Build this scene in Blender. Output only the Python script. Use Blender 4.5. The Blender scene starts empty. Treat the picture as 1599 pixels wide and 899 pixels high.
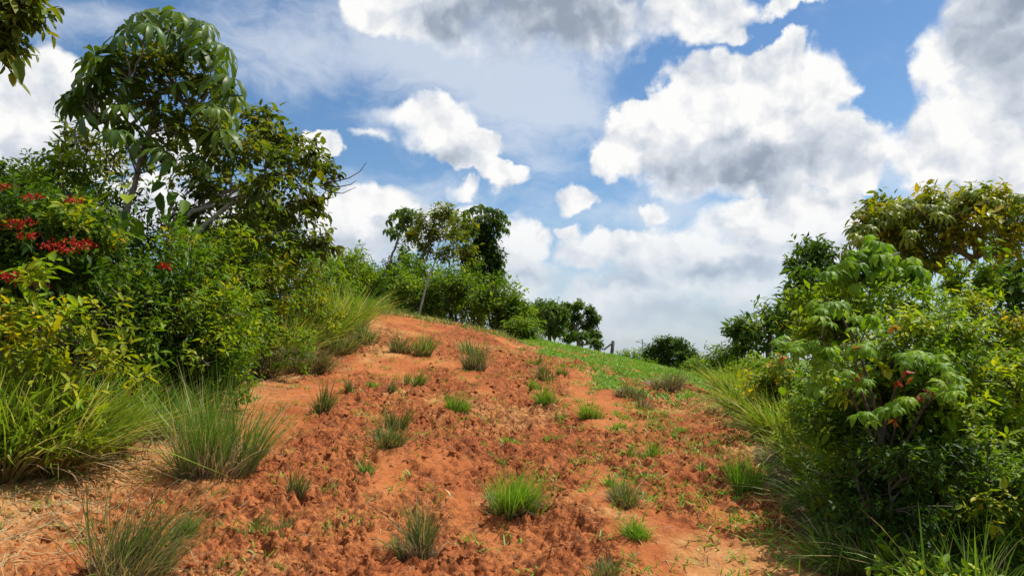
import bpy, math, random
import numpy as np
from mathutils import Vector, Matrix

# ---------------------------------------------------------------- camera
scene = bpy.context.scene
COL = scene.collection
W0, H0, FPX = 1599.0, 899.0, 1208.0          # photograph size, focal length in its pixels
HORIZON = 560.0
PITCH = math.atan((HORIZON - H0 / 2) / FPX)
EYE = Vector((0.0, 0.0, 1.65))
cam_d = bpy.data.cameras.new('camera')
cam_d.sensor_width = 36.0
cam_d.lens = 36.0 * FPX / W0
cam_d.clip_start = 0.05
cam_d.clip_end = 20000
cam = bpy.data.objects.new('camera', cam_d)
COL.objects.link(cam)
cam.location = EYE
cam.rotation_euler = (math.radians(90) + PITCH, 0, 0)
scene.camera = cam


def ray(px, py):
    """direction through a pixel of the photograph"""
    x = (px - W0 / 2) / FPX
    y = -(py - H0 / 2) / FPX
    c, s = math.cos(PITCH), math.sin(PITCH)
    return Vector((x, c - y * s, s + y * c))


def at(px, py, Y):
    """world point on that ray at forward distance Y (metres)"""
    d = ray(px, py)
    return EYE + d * (Y / d.y)


# ---------------------------------------------------------------- sun, sky, exposure
SUN_EL, SUN_AZ = math.radians(59), math.radians(66)     # azimuth from +Y (ahead) towards +X (right)
sdir = Vector((math.sin(SUN_AZ) * math.cos(SUN_EL), math.cos(SUN_AZ) * math.cos(SUN_EL), math.sin(SUN_EL)))
sun_d = bpy.data.lights.new('sun', 'SUN')
sun_d.energy = 5.0
sun_d.angle = math.radians(0.5)
sun_d.color = (1.0, 0.95, 0.87)
sun = bpy.data.objects.new('sun', sun_d)
COL.objects.link(sun)
sun.location = (5, 5, 30)
sun.rotation_euler = (-sdir).to_track_quat('-Z', 'Y').to_euler()

scene.view_settings.view_transform = 'Standard'
scene.view_settings.look = 'None'
scene.view_settings.gamma = 1.0
scene.view_settings.exposure = 0.28
scene.view_settings.use_curve_mapping = False
scene.render.engine = 'CYCLES'
cy = scene.cycles
cy.use_denoising = True
cy.denoiser = 'OPENIMAGEDENOISE'
cy.max_bounces = 7
cy.diffuse_bounces = 3
cy.glossy_bounces = 2
cy.transmission_bounces = 4
cy.transparent_max_bounces = 4
cy.caustics_reflective = False
cy.caustics_refractive = False
cy.sample_clamp_indirect = 6.0

world = bpy.data.worlds.new('World')
scene.world = world
world.use_nodes = True


class NT:
    """small helper to write node trees as expressions"""
    def __init__(s, tree):
        s.t = tree
        s.t.nodes.clear()

    def n(s, kind, **kw):
        nd = s.t.nodes.new(kind)
        for k, v in kw.items():
            setattr(nd, k, v)
        return nd

    def put(s, sock, v):
        if v is None:
            return
        if isinstance(v, bpy.types.NodeSocket):
            s.t.links.new(v, sock)
        else:
            sock.default_value = v

    def m(s, op, a, b=None, c=None, clamp=False):
        nd = s.n('ShaderNodeMath', operation=op, use_clamp=clamp)
        for i, v in enumerate((a, b, c)):
            s.put(nd.inputs[i], v)
        return nd.outputs[0]

    def v(s, op, a, b=None, scale=None):
        nd = s.n('ShaderNodeVectorMath', operation=op)
        s.put(nd.inputs[0], a)
        s.put(nd.inputs[1], b)
        if scale is not None:
            s.put(nd.inputs['Scale'], scale)
        return nd.outputs['Value'] if op in ('LENGTH', 'DOT_PRODUCT', 'DISTANCE') else nd.outputs[0]

    def step(s, x, lo, hi, a=0.0, b=1.0):
        nd = s.n('ShaderNodeMapRange', interpolation_type='SMOOTHSTEP')
        for i, v in enumerate((x, lo, hi, a, b)):
            s.put(nd.inputs[i], v)
        return nd.outputs[0]

    def noise(s, vec, scale, detail=4, rough=0.55, dim='3D', color=False, w=None):
        nd = s.n('ShaderNodeTexNoise', noise_dimensions=dim)
        s.put(nd.inputs['Vector'], vec)
        nd.inputs['Scale'].default_value = scale
        nd.inputs['Detail'].default_value = detail
        nd.inputs['Roughness'].default_value = rough
        return nd.outputs['Color' if color else 'Fac']

    def voro(s, vec, scale, detail=0, rough=0.5, feature='F1', dim='3D', smooth=None):
        nd = s.n('ShaderNodeTexVoronoi', feature=feature, voronoi_dimensions=dim, normalize=True)
        s.put(nd.inputs['Vector'], vec)
        nd.inputs['Scale'].default_value = scale
        nd.inputs['Detail'].default_value = detail
        nd.inputs['Roughness'].default_value = rough
        if smooth is not None:
            nd.inputs['Smoothness'].default_value = smooth
        return nd.outputs['Distance']

    def mix(s, f, a, b, mode='MIX'):
        nd = s.n('ShaderNodeMix', data_type='RGBA', blend_type=mode)
        s.put(nd.inputs[0], f)
        s.put(nd.inputs[6], a)
        s.put(nd.inputs[7], b)
        return nd.outputs[2]

    def ramp(s, f, stops):
        nd = s.n('ShaderNodeValToRGB')
        e = nd.color_ramp.elements
        while len(e) < len(stops):
            e.new(0.5)
        for el, (p, c) in zip(e, stops):
            el.position = p
            el.color = (*c, 1) if len(c) == 3 else c
        s.put(nd.inputs[0], f)
        return nd.outputs[0]


def build_sky():
    N = NT(world.node_tree)
    geo = N.n('ShaderNodeTexCoord').outputs['Generated']
    sep = N.n('ShaderNodeSeparateXYZ')
    N.put(sep.inputs[0], geo)
    az = N.m('ARCTAN2', sep.outputs[0], sep.outputs[1])
    el = N.m('ARCSINE', sep.outputs[2])
    cmb = N.n('ShaderNodeCombineXYZ')
    N.put(cmb.inputs[0], az)
    N.put(cmb.inputs[1], el)
    P = cmb.outputs[0]                                    # (azimuth, elevation) in radians
    # turbulence that folds the outlines of the clouds
    w1 = N.v('SUBTRACT', N.noise(P, 9, 3, 0.55, color=True), (0.5, 0.5, 0.5))
    w2 = N.v('SUBTRACT', N.noise(P, 38, 3, 0.6, color=True), (0.5, 0.5, 0.5))
    Pw = N.v('ADD', P, N.v('ADD', N.v('SCALE', w1, scale=0.075), N.v('SCALE', w2, scale=0.027)))

    def ae(px, py):
        d = ray(px, py)
        return math.atan2(d.x, d.y), math.atan2(d.z, math.hypot(d.x, d.y))

    def blobs(vec, rows, grow=1.0, soft=0.10):
        f = None
        for px, py, rx, ry, amp in rows:
            a, e = ae(px, py)
            q = N.v('MULTIPLY', N.v('SUBTRACT', vec, (a, e, 0)), (FPX / (rx * grow), FPX / (ry * grow), 0))
            val = N.m('MULTIPLY_ADD', N.v('LENGTH', q), -amp, amp)
            f = val if f is None else N.m('SMOOTH_MAX', f, val, soft)
        return f

    cum = [  # heaped clouds
        (1180, 160, 150, 95, 1), (1085, 190, 100, 85, 1), (1000, 205, 70, 75, 1), (1280, 125, 62, 60, 1),
        (1190, 245, 225, 75, 1), (1320, 250, 72, 60, 1), (955, 245, 45, 38, .8), (1090, 115, 62, 48, 1), (1215, 95, 62, 42, 1),
        (1575, 70, 125, 130, 1), (1480, 95, 50, 75, 1), (1500, 205, 110, 85, 1), (1600, 240, 110, 90, 1), (1455, 225, 45, 42, 1),
        (1565, 300, 140, 58, .8),
        (1220, 355, 165, 60, 1), (1060, 405, 210, 65, 1), (1300, 345, 80, 45, 1), (930, 395, 85, 45, .9), (1150, 440, 190, 70, 1),
        (1000, 475, 260, 70, 1), (1260, 405, 120, 60, 1), (815, 385, 60, 62, 1), (1030, 330, 42, 26, .9), (800, 440, 120, 60, .9),
        (690, 190, 68, 62, 1), (735, 240, 68, 45, 1), (775, 278, 55, 28, .9), (640, 180, 70, 26, .75), (725, 300, 36, 20, .7),
        (595, 315, 85, 45, 1), (520, 335, 75, 45, 1), (560, 380, 120, 60, 1), (660, 345, 70, 45, .9), (500, 222, 40, 30, .8), (585, 205, 55, 16, .55),
        (897, 307, 46, 25, .95), (880, 357, 30, 16, .6), (740, 335, 50, 26, .8),
        (60, 120, 95, 65, 1), (20, 180, 130, 85, 1), (130, 190, 110, 60, 1), (90, 240, 130, 50, 1), (290, 235, 60, 40, .7), (300, 330, 150, 60, .9),
        (1060, 15, 130, 50, .9), (1250, -5, 75, 30, .8), (860, 20, 260, 95, 1.2), (690, 0, 190, 70, 1.1), (900, -60, 260, 70, .9),
        (1130, 45, 50, 25, .7),
    ]
    F = blobs(Pw, cum, 0.90)
    # outside the photograph the same broken cumulus goes on all round
    gen = N.m('MULTIPLY', N.m('SUBTRACT', N.noise(P, 3.2, 3, 0.5), 0.5), 4.0)
    outaz = N.step(N.m('ABSOLUTE', az), 0.63, 0.78)
    outel = N.step(el, 0.46, 0.60)
    out = N.m('MAXIMUM', outaz, outel)
    F = N.m('MAXIMUM', F, N.m('MULTIPLY_ADD', out, 3.0, N.m('SUBTRACT', gen, 3.0)))
    bil = N.m('SUBTRACT', 0.5, N.voro(Pw, 17, 3, 0.5, 'SMOOTH_F1', dim='2D', smooth=0.35))
    fb = N.m('SUBTRACT', N.noise(P, 20, 6, 0.5), 0.5)
    D = N.m('ADD', F, N.m('ADD', N.m('MULTIPLY', bil, 0.45), N.m('MULTIPLY', fb, 0.62)))
    low = N.step(el, 0.20, 0.04)                          # far clouds near the horizon lie in haze and lose their edges
    patch = N.step(N.noise(P, 4.3, 2, 0.5), 0.42, 0.62)   # some edges are crisp, some ragged and soft
    wid = N.m('ADD', 0.22, N.m('ADD', N.m('MULTIPLY', low, 0.45), N.m('MULTIPLY', patch, 0.28)))
    softz = N.m('MAXIMUM', blobs(P, [(880, 30, 360, 130, .85), (600, 180, 110, 60, .8), (1100, 480, 300, 70, .6), (700, 310, 150, 50, .6)]), 0.0)
    wid = N.m('ADD', wid, N.m('MULTIPLY', softz, 0.75))
    a_c = N.m('MULTIPLY', N.step(D, 0.10, wid), N.m('SUBTRACT', 1.0, N.m('MULTIPLY', low, 0.25)))
    # light catches the billows from above and the right: relief by a shifted sample
    Ps = N.v('ADD', Pw, (0.012, 0.020, 0))
    bil2 = N.m('SUBTRACT', 0.5, N.voro(Ps, 17, 3, 0.5, 'SMOOTH_F1', dim='2D', smooth=0.35))
    fb2 = N.m('SUBTRACT', N.noise(N.v('ADD', P, (0.008, 0.014, 0)), 20, 6, 0.5), 0.5)
    relief = N.m('ADD', N.m('MULTIPLY', N.m('SUBTRACT', bil, bil2), 0.75), N.m('MULTIPLY', N.m('SUBTRACT', fb, fb2), 0.6))
    shade = blobs(Pw, [  # thick, self-shadowed bases
        (1190, 268, 230, 58, 1.1), (1050, 255, 110, 45, .8), (1120, 225, 70, 36, .55), (1230, 225, 80, 30, .6), (1560, 40, 110, 130, .95), (1590, 180, 90, 90, .6), (1500, 290, 180, 45, .6),
        (1150, 490, 360, 46, .95), (1120, 425, 170, 28, .85), (960, 445, 120, 28, .75), (830, 440, 90, 30, .6), (850, 25, 260, 110, 1.25), (740, 20, 190, 90, 1.1),
        (690, 250, 65, 32, .8), (560, 390, 140, 45, .55), (60, 230, 160, 40, .7), (130, 150, 90, 40, .4), (1250, 392, 130, 20, .6), (900, -60, 300, 90, 1)])
    sh_gen = N.m('MULTIPLY', N.step(gen, 0.25, 1.3), out)
    sh = N.m('MAXIMUM', N.step(N.m('ADD', shade, N.m('MULTIPLY', fb, 0.30)), 0.05, 1.0), N.m('MULTIPLY', sh_gen, 0.8))
    soft_v = N.m('MULTIPLY', N.m('SUBTRACT', N.noise(P, 9, 3, 0.5), 0.5), 0.45)
    relief = N.m('MULTIPLY', relief, N.m('SUBTRACT', 1.0, N.m('MULTIPLY', low, 0.55)))
    lum = N.m('SUBTRACT', N.m('ADD', N.m('ADD', 0.93, soft_v), relief), N.m('MULTIPLY', sh, 0.46))
    lum = N.m('MAXIMUM', lum, 0.32)
    lum = N.m('MULTIPLY_ADD', N.m('SUBTRACT', a_c, 1.0), -0.03, lum)
    ccol = N.ramp(lum, [(0.0, (.24, .28, .35)), (0.40, (.36, .42, .52)), (0.70, (.66, .715, .80)), (0.95, (1.0, 1.0, 1.0)), (1.0, (1.05, 1.05, 1.04))])
    # thin veils
    stretch = N.v('MULTIPLY', P, (1.0, 2.6, 1.0))
    veilN = N.noise(N.v('ADD', stretch, N.v('SCALE', w1, scale=0.25)), 7, 6, 0.6)
    vb = blobs(P, [(640, 80, 320, 100, 1.6), (820, 150, 230, 130, 1.7), (470, 70, 250, 110, 1.0), (850, 260, 120, 60, .8), (460, 130, 200, 60, .6), (130, 30, 220, 50, .8), (870, 190, 130, 60, .7), (600, 190, 130, 60, .6),
                   (1000, 330, 350, 60, .9), (600, 300, 400, 80, .7), (1380, 270, 120, 80, .7), (350, 60, 200, 60, .5)])
    vb = N.m('MAXIMUM', vb, N.m('MULTIPLY', out, 0.5))
    a_v = N.m('MULTIPLY', N.step(N.m('ADD', vb, N.m('MULTIPLY', N.m('SUBTRACT', veilN, 0.5), 2.0)), 0.1, 1.2), 0.72)
    hz = N.step(el, 0.20, -0.02, 0.0, 0.80)
    sky = N.n('ShaderNodeTexSky', sky_type='NISHITA')
    sky.sun_disc = False
    sky.sun_elevation = SUN_EL
    sky.sun_rotation = SUN_AZ
    sky.altitude = 150
    sky.air_density = 1.0
    sky.dust_density = 0.4
    sky.ozone_density = 1.4
    K = 8.9            # cloud radiance in the sky texture's own units
    def scaled(c):
        return N.mix(1.0, c, (K, K, K, 1), 'MULTIPLY')
    hs = N.n('ShaderNodeHueSaturation')
    hs.inputs['Saturation'].default_value = 1.22
    hs.inputs['Value'].default_value = 1.14
    N.put(hs.inputs['Color'], sky.outputs[0])
    base = N.mix(a_v, hs.outputs[0], (K * .80, K * .86, K * .95, 1))
    base = N.mix(hz, base, (K * .50, K * .60, K * .74, 1))
    fin = N.mix(a_c, base, N.mix(N.m('MULTIPLY', low, 0.32), scaled(ccol), (K * .52, K * .60, K * .73, 1)))
    bg = N.n('ShaderNodeBackground')
    N.put(bg.inputs[0], fin)
    bg.inputs[1].default_value = 0.087
    outn = N.n('ShaderNodeOutputWorld')
    N.put(outn.inputs[0], bg.outputs[0])
    world.cycles.sampling_method = 'MANUAL'
    world.cycles.sample_map_resolution = 512


build_sky()
# ---------------------------------------------------------------- small library
rng = np.random.default_rng(20240611)


def nrm(a):
    return a / np.maximum(np.linalg.norm(a, axis=-1, keepdims=True), 1e-9)


def link(o, parent=None):
    COL.objects.link(o)
    if parent is not None:
        o.parent = parent
    return o


def mesh_obj(name, V, F, mat, parent=None, attrs=None, smooth=False, origin=None):
    """V (n,3); F: list of index arrays (k,3) or (k,4); attrs: {name: per-vertex float}"""
    me = bpy.data.meshes.new(name)
    V = np.asarray(V, dtype=np.float32)
    if origin is not None:
        V = V - np.asarray(origin, dtype=np.float32)
    idx, start, n = [], [], 0
    for f in F:
        f = np.asarray(f, dtype=np.int32)
        if f.size == 0:
            continue
        k, s = f.shape
        start.append(n + np.arange(k, dtype=np.int32) * s)
        n += k * s
        idx.append(f.ravel())
    idx = np.concatenate(idx)
    start = np.concatenate(start)
    me.vertices.add(len(V))
    me.vertices.foreach_set('co', V.ravel())
    me.loops.add(len(idx))
    me.loops.foreach_set('vertex_index', idx)
    me.polygons.add(len(start))
    me.polygons.foreach_set('loop_start', start)
    if smooth:
        me.polygons.foreach_set('use_smooth', np.ones(len(start), dtype=bool))
    for k, v in (attrs or {}).items():
        a = me.attributes.new(k, 'FLOAT', 'POINT')
        a.data.foreach_set('value', np.asarray(v, dtype=np.float32))
    me.update(calc_edges=True)
    me.materials.append(mat)
    o = bpy.data.objects.new(name, me)
    if origin is not None:
        o.location = [float(c) for c in origin]
    return link(o, parent)


def tag(o, label=None, cat=None, group=None, kind=None):
    if label:
        o['label'] = label
    if cat:
        o['category'] = cat
    if group:
        o['group'] = group
    if kind:
        o['kind'] = kind
    return o


def thing(name, loc, label, cat, group=None):
    o = bpy.data.objects.new(name, None)
    o.empty_display_size = 0.2
    o.location = [float(c) for c in loc]
    link(o)
    return tag(o, label, cat, group)


def join(parts):
    """[(V, [F...], {attr}), ...] -> one"""
    Vs, Fs, At, n = [], [], {}, 0
    for V, F, A in parts:
        Vs.append(V)
        for f in F:
            Fs.append(np.asarray(f) + n)
        for k, v in A.items():
            At.setdefault(k, []).append(v)
        n += len(V)
    return np.concatenate(Vs), Fs, {k: np.concatenate(v) for k, v in At.items()}


def tubes(paths, sides=5):
    """paths: list of (points (m,3), radii (m,)) -> V, F"""
    Vs, Fs, n = [], [], 0
    ang = np.linspace(0, 2 * np.pi, sides, endpoint=False)
    for P, R in paths:
        P = np.asarray(P, float)
        R = np.asarray(R, float)
        m = len(P)
        T = nrm(np.gradient(P, axis=0))
        ref = np.where(np.abs(T[:, 2:3]) > 0.9, np.array([[1.0, 0, 0]]), np.array([[0, 0, 1.0]]))
        A = nrm(np.cross(T, ref))
        B = np.cross(T, A)
        ring = P[:, None] + R[:, None, None] * (np.cos(ang)[None, :, None] * A[:, None] + np.sin(ang)[None, :, None] * B[:, None])
        i = np.arange(m - 1)[:, None] * sides + np.arange(sides)[None]
        j = np.arange(m - 1)[:, None] * sides + (np.arange(sides)[None] + 1) % sides
        Fs.append(np.stack([i, j, j + sides, i + sides], -1).reshape(-1, 4) + n)
        Vs.append(ring.reshape(-1, 3))
        n += m * sides
    return np.concatenate(Vs), [np.concatenate(Fs)]


def bend(a, b, m=6, sag=0.0, wob=0.0):
    """a slightly crooked path from a to b"""
    a, b = np.asarray(a, float), np.asarray(b, float)
    t = np.linspace(0, 1, m)[:, None]
    P = a + (b - a) * t
    L = np.linalg.norm(b - a)
    P[:, 2] += (sag * L * 4 * t * (1 - t))[:, 0]
    if wob:
        P += rng.normal(0, wob * L, (m, 3)) * (np.sin(np.pi * t))
    return P


def leaf_arrays(C, D, Nn, L, Wd, var, fold=0.25, droop=0.15, lo=False):
    """folded leaf blades: base C, direction D, upper side Nn"""
    S = np.cross(D, Nn)
    L = L[:, None]
    Wd = Wd[:, None]
    tip = C + D * L - Nn * (droop * L)
    n = len(C)
    if lo:
        l1 = C + D * (.45 * L) + S * (.5 * Wd) + Nn * (fold * .5 * Wd)
        r1 = C + D * (.45 * L) - S * (.5 * Wd) + Nn * (fold * .5 * Wd)
        V = np.stack([C, r1, tip, l1], 1).reshape(-1, 3)
        b = np.arange(n)[:, None] * 4
        return V, [np.concatenate([b + [[0, 1, 2]], b + [[0, 2, 3]]])], {'var': np.repeat(var, 4)}
    up1, up2 = Nn * (fold * .5 * Wd), Nn * (fold * .4 * Wd - droop * .45 * L)
    l1 = C + D * (.30 * L) + S * (.48 * Wd) + up1
    r1 = C + D * (.30 * L) - S * (.48 * Wd) + up1
    l2 = C + D * (.68 * L) + S * (.40 * Wd) + up2
    r2 = C + D * (.68 * L) - S * (.40 * Wd) + up2
    V = np.stack([C, r1, r2, tip, l2, l1], 1).reshape(-1, 3)
    b = np.arange(n)[:, None] * 6
    return V, [np.concatenate([b + [[0, 1, 2, 3]], b + [[0, 3, 4, 5]]])], {'var': np.repeat(var, 6)}


def rand_dir(n):
    return nrm(rng.normal(size=(n, 3)))


def sprays(clumps, twigs, per, tw_len, leaf, ratio=0.42, out=0.6, up=0.35, hang=0.3, lo=False, vmean=0.5, vspread=0.22, centre=None, stem_r=0.004):
    """clumps (k,6): centre and radii.  Twigs leave points in each clump, leaves stand along the twigs.
    returns leaf arrays and twig tubes"""
    k = len(clumps)
    cen, rad = clumps[:, :3], clumps[:, 3:]
    mid = cen.mean(0) if centre is None else np.asarray(centre)
    ci = np.repeat(np.arange(k), twigs)
    n = len(ci)
    rd = rand_dir(n)
    P0 = cen[ci] + rd * rad[ci] * (rng.random((n, 1)) ** 0.45)
    od = nrm(cen[ci] - mid + 1e-6)
    TD = nrm(rd * 0.9 + od * out + np.array([0, 0, up]) + rng.normal(0, .35, (n, 3)))
    TL = tw_len * rng.uniform(.6, 1.3, n)
    cv = np.clip(rng.normal(vmean, vspread * .8, k), 0, 1)[ci] + rng.normal(0, vspread * .4, n)
    m = n * per
    ti = np.repeat(np.arange(n), per)
    t = np.tile((np.arange(per) + .5) / per, n) + rng.normal(0, .04, m)
    phi = np.tile(np.arange(per) * 2.4, n) + np.repeat(rng.uniform(0, 6.28, n), per)
    A = nrm(np.cross(TD, np.array([0.13, 0.07, 1.0])))
    B = np.cross(TD, A)
    R = np.cos(phi)[:, None] * A[ti] + np.sin(phi)[:, None] * B[ti]
    D = nrm(TD[ti] * (.25 + .6 * t[:, None]) + R * .9 + np.array([0, 0, -hang]) + rng.normal(0, .22, (m, 3)))
    C = P0[ti] + TD[ti] * (TL[ti] * t)[:, None]
    upv = nrm(np.array([0, 0, 1.0]) + rng.normal(0, .32, (m, 3)))
    Nn = nrm(upv - D * (upv * D).sum(1, keepdims=True))
    L = leaf * np.exp(rng.normal(-.08, .30, m)).clip(.4, 1.7) * np.repeat(np.exp(rng.normal(0, .18, n)), per)
    var = np.clip(cv[ti] + rng.normal(0, vspread * .6, m), 0, 1)
    arr = leaf_arrays(C, D, Nn, L, L * ratio * rng.uniform(.8, 1.2, m), var, lo=lo)
    tw = [(np.stack([P0[i] - TD[i] * TL[i] * .5, P0[i] + TD[i] * TL[i]]), (stem_r, stem_r * .4)) for i in range(0, n, 3)]
    return arr, tw


def blades(bases, h, spread, width, lean=(0, 0), curve=0.5, seg=4, hvar=0.35, outward=None, mess=.14):
    """grass blades from base points; returns V, F, attrs (var, t)"""
    n = len(bases)
    if outward is None:
        a = rng.uniform(0, 6.283, n)
        outward = np.stack([np.cos(a), np.sin(a)], 1)
    H = h * np.clip(rng.normal(1, hvar, n), .3, 1.45)
    tilt = spread * rng.uniform(.1, 1.0, n)
    hd = outward * tilt[:, None] + np.asarray(lean)[None] * rng.uniform(.2, 1.6, (n, 1)) + rng.normal(0, mess, (n, 2))
    t = np.linspace(0, 1, seg + 1)
    cu = curve * rng.uniform(.3, 1.4, n)
    # position along the blade: rises, then bows over along hd
    ht = t[None] + cu[:, None] * t[None] ** 2
    X = bases[:, None, :2] + hd[:, None] * ht[..., None] * H[:, None, None]
    hl = np.linalg.norm(hd, axis=1)
    Z = bases[:, None, 2] + H[:, None] * (t[None] - np.minimum(cu * hl * .85, 1.15)[:, None] * t[None] ** 2.2)
    w = width * rng.uniform(.6, 1.3, n)
    pa = rng.uniform(0, 6.283, n)
    S = np.stack([np.cos(pa), np.sin(pa), 0 * pa], 1)
    prof = np.array([.6, 1.0, .85, .55, 0.06]) if seg == 4 else np.interp(t, [0, .4, 1], [.7, 1, .06])
    P = np.concatenate([X, Z[..., None]], -1)
    off = S[:, None] * (w[:, None] * prof[None] * .5)[..., None]
    V = np.stack([P - off, P + off], 2).reshape(-1, 3)
    b = (np.arange(n) * (seg + 1) * 2)[:, None]
    F = [b + np.array([[2 * s, 2 * s + 1, 2 * s + 3, 2 * s + 2]]) for s in range(seg)]
    var = np.repeat(rng.random(n), (seg + 1) * 2)
    tt = np.tile(np.repeat(t, 2), n)
    return V, [np.concatenate(F)], {'var': var, 't': tt}


# ---- gradient noise (numpy)
_perm = np.random.default_rng(7).permutation(512)
_perm = np.concatenate([_perm, _perm, _perm])
_ga = np.random.default_rng(8).uniform(0, 6.283, 512)
_gx, _gy = np.cos(_ga), np.sin(_ga)


def gnoise(x, y):
    xi, yi = np.floor(x).astype(int), np.floor(y).astype(int)
    xf, yf = x - xi, y - yi
    u, v = xf ** 3 * (xf * (xf * 6 - 15) + 10), yf ** 3 * (yf * (yf * 6 - 15) + 10)

    def g(dx, dy):
        h = _perm[_perm[(xi + dx) & 511] + ((yi + dy) & 511)]
        return _gx[h] * (xf - dx) + _gy[h] * (yf - dy)
    a = g(0, 0) * (1 - u) + g(1, 0) * u
    b = g(0, 1) * (1 - u) + g(1, 1) * u
    return (a * (1 - v) + b * v) * 1.5


def fbm(x, y, octv=4, gain=.5):
    s, a = 0, 1.0
    for i in range(octv):
        s = s + a * gnoise(x * 2 ** i + 17.3 * i, y * 2 ** i - 9.1 * i)
        a *= gain
    return s


def worley(x, y):
    """distance to nearest and second nearest feature point"""
    xi, yi = np.floor(x).astype(int), np.floor(y).astype(int)
    d1 = np.full(x.shape, 9.0)
    d2 = np.full(x.shape, 9.0)
    for dx in (-1, 0, 1):
        for dy in (-1, 0, 1):
            h = _perm[_perm[(xi + dx) & 511] + ((yi + dy) & 511)]
            px = xi + dx + ((h * 37) % 512) / 512.0
            py = yi + dy + ((h * 101 + 55) % 512) / 512.0
            d = np.hypot(x - px, y - py)
            d2 = np.minimum(d2, np.maximum(d, d1))
            d1 = np.minimum(d1, d)
    return d1, d2


def sstep(x, a, b):
    t = np.clip((x - a) / (b - a), 0, 1)
    return t * t * (3 - 2 * t)


# ---------------------------------------------------------------- materials
def material(name):
    m = bpy.data.materials.new(name)
    m.use_nodes = True
    return m, NT(m.node_tree)


def finish(N, shader):
    o = N.n('ShaderNodeOutputMaterial')
    N.put(o.inputs[0], shader)


def attr(N, name):
    return N.n('ShaderNodeAttribute', attribute_name=name).outputs['Fac']


def foliage_mat(name, stops, trans=0.42, rough=0.52, yellow=(1.3, 1.25, .30), spec=0.18):
    """stops: colour ramp over the per-leaf value"""
    m, N = material(name)
    c = N.ramp(attr(N, 'var'), stops)
    tc = N.n('ShaderNodeTexCoord').outputs['Object']
    c = N.mix(0.55, c, N.ramp(N.noise(tc, 60, 2), [(.3, (.62, .62, .62)), (.7, (1.25, 1.25, 1.2))]), 'MULTIPLY')
    p = N.n('ShaderNodeBsdfPrincipled')
    N.put(p.inputs['Base Color'], c)
    p.inputs['Roughness'].default_value = rough
    p.inputs['Specular IOR Level'].default_value = spec
    tr = N.n('ShaderNodeBsdfTranslucent')
    N.put(tr.inputs[0], N.mix(1.0, c, (*yellow, 1), 'MULTIPLY'))
    mx = N.n('ShaderNodeMixShader')
    mx.inputs[0].default_value = trans
    N.put(mx.inputs[1], p.outputs[0])
    N.put(mx.inputs[2], tr.outputs[0])
    finish(N, mx.outputs[0])
    return m


def grass_mat(name, root, green, light, dry, dry_amt=0.25, trans=0.3):
    m, N = material(name)
    v, t = attr(N, 'var'), attr(N, 't')
    body = N.ramp(v, [(0, green), (.6, light), (1, tuple(min(1, c * 1.25) for c in light))])
    isdry = N.step(v, 1 - dry_amt, min(1.0, 1 - dry_amt + .03))
    body = N.mix(isdry, body, (*dry, 1))
    c = N.mix(N.step(t, 0.0, 0.55), (*root, 1), body)
    p = N.n('ShaderNodeBsdfPrincipled')
    N.put(p.inputs['Base Color'], c)
    p.inputs['Roughness'].default_value = .5
    p.inputs['Specular IOR Level'].default_value = .25
    tr = N.n('ShaderNodeBsdfTranslucent')
    N.put(tr.inputs[0], N.mix(1.0, c, (1.15, 1.15, .5, 1), 'MULTIPLY'))
    mx = N.n('ShaderNodeMixShader')
    mx.inputs[0].default_value = trans
    N.put(mx.inputs[1], p.outputs[0])
    N.put(mx.inputs[2], tr.outputs[0])
    finish(N, mx.outputs[0])
    return m


def bark_mat(name, dark, light):
    m, N = material(name)
    tc = N.n('ShaderNodeTexCoord').outputs['Object']
    f = N.noise(N.v('MULTIPLY', tc, (14, 14, 4)), 2.0, 5, .6)
    c = N.ramp(f, [(.3, dark), (.7, light)])
    p = N.n('ShaderNodeBsdfPrincipled')
    N.put(p.inputs['Base Color'], c)
    p.inputs['Roughness'].default_value = .85
    b = N.n('ShaderNodeBump')
    b.inputs['Strength'].default_value = .5
    b.inputs['Distance'].default_value = .02
    N.put(b.inputs['Height'], f)
    N.put(p.inputs['Normal'], b.outputs[0])
    finish(N, p.outputs[0])
    return m


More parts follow.
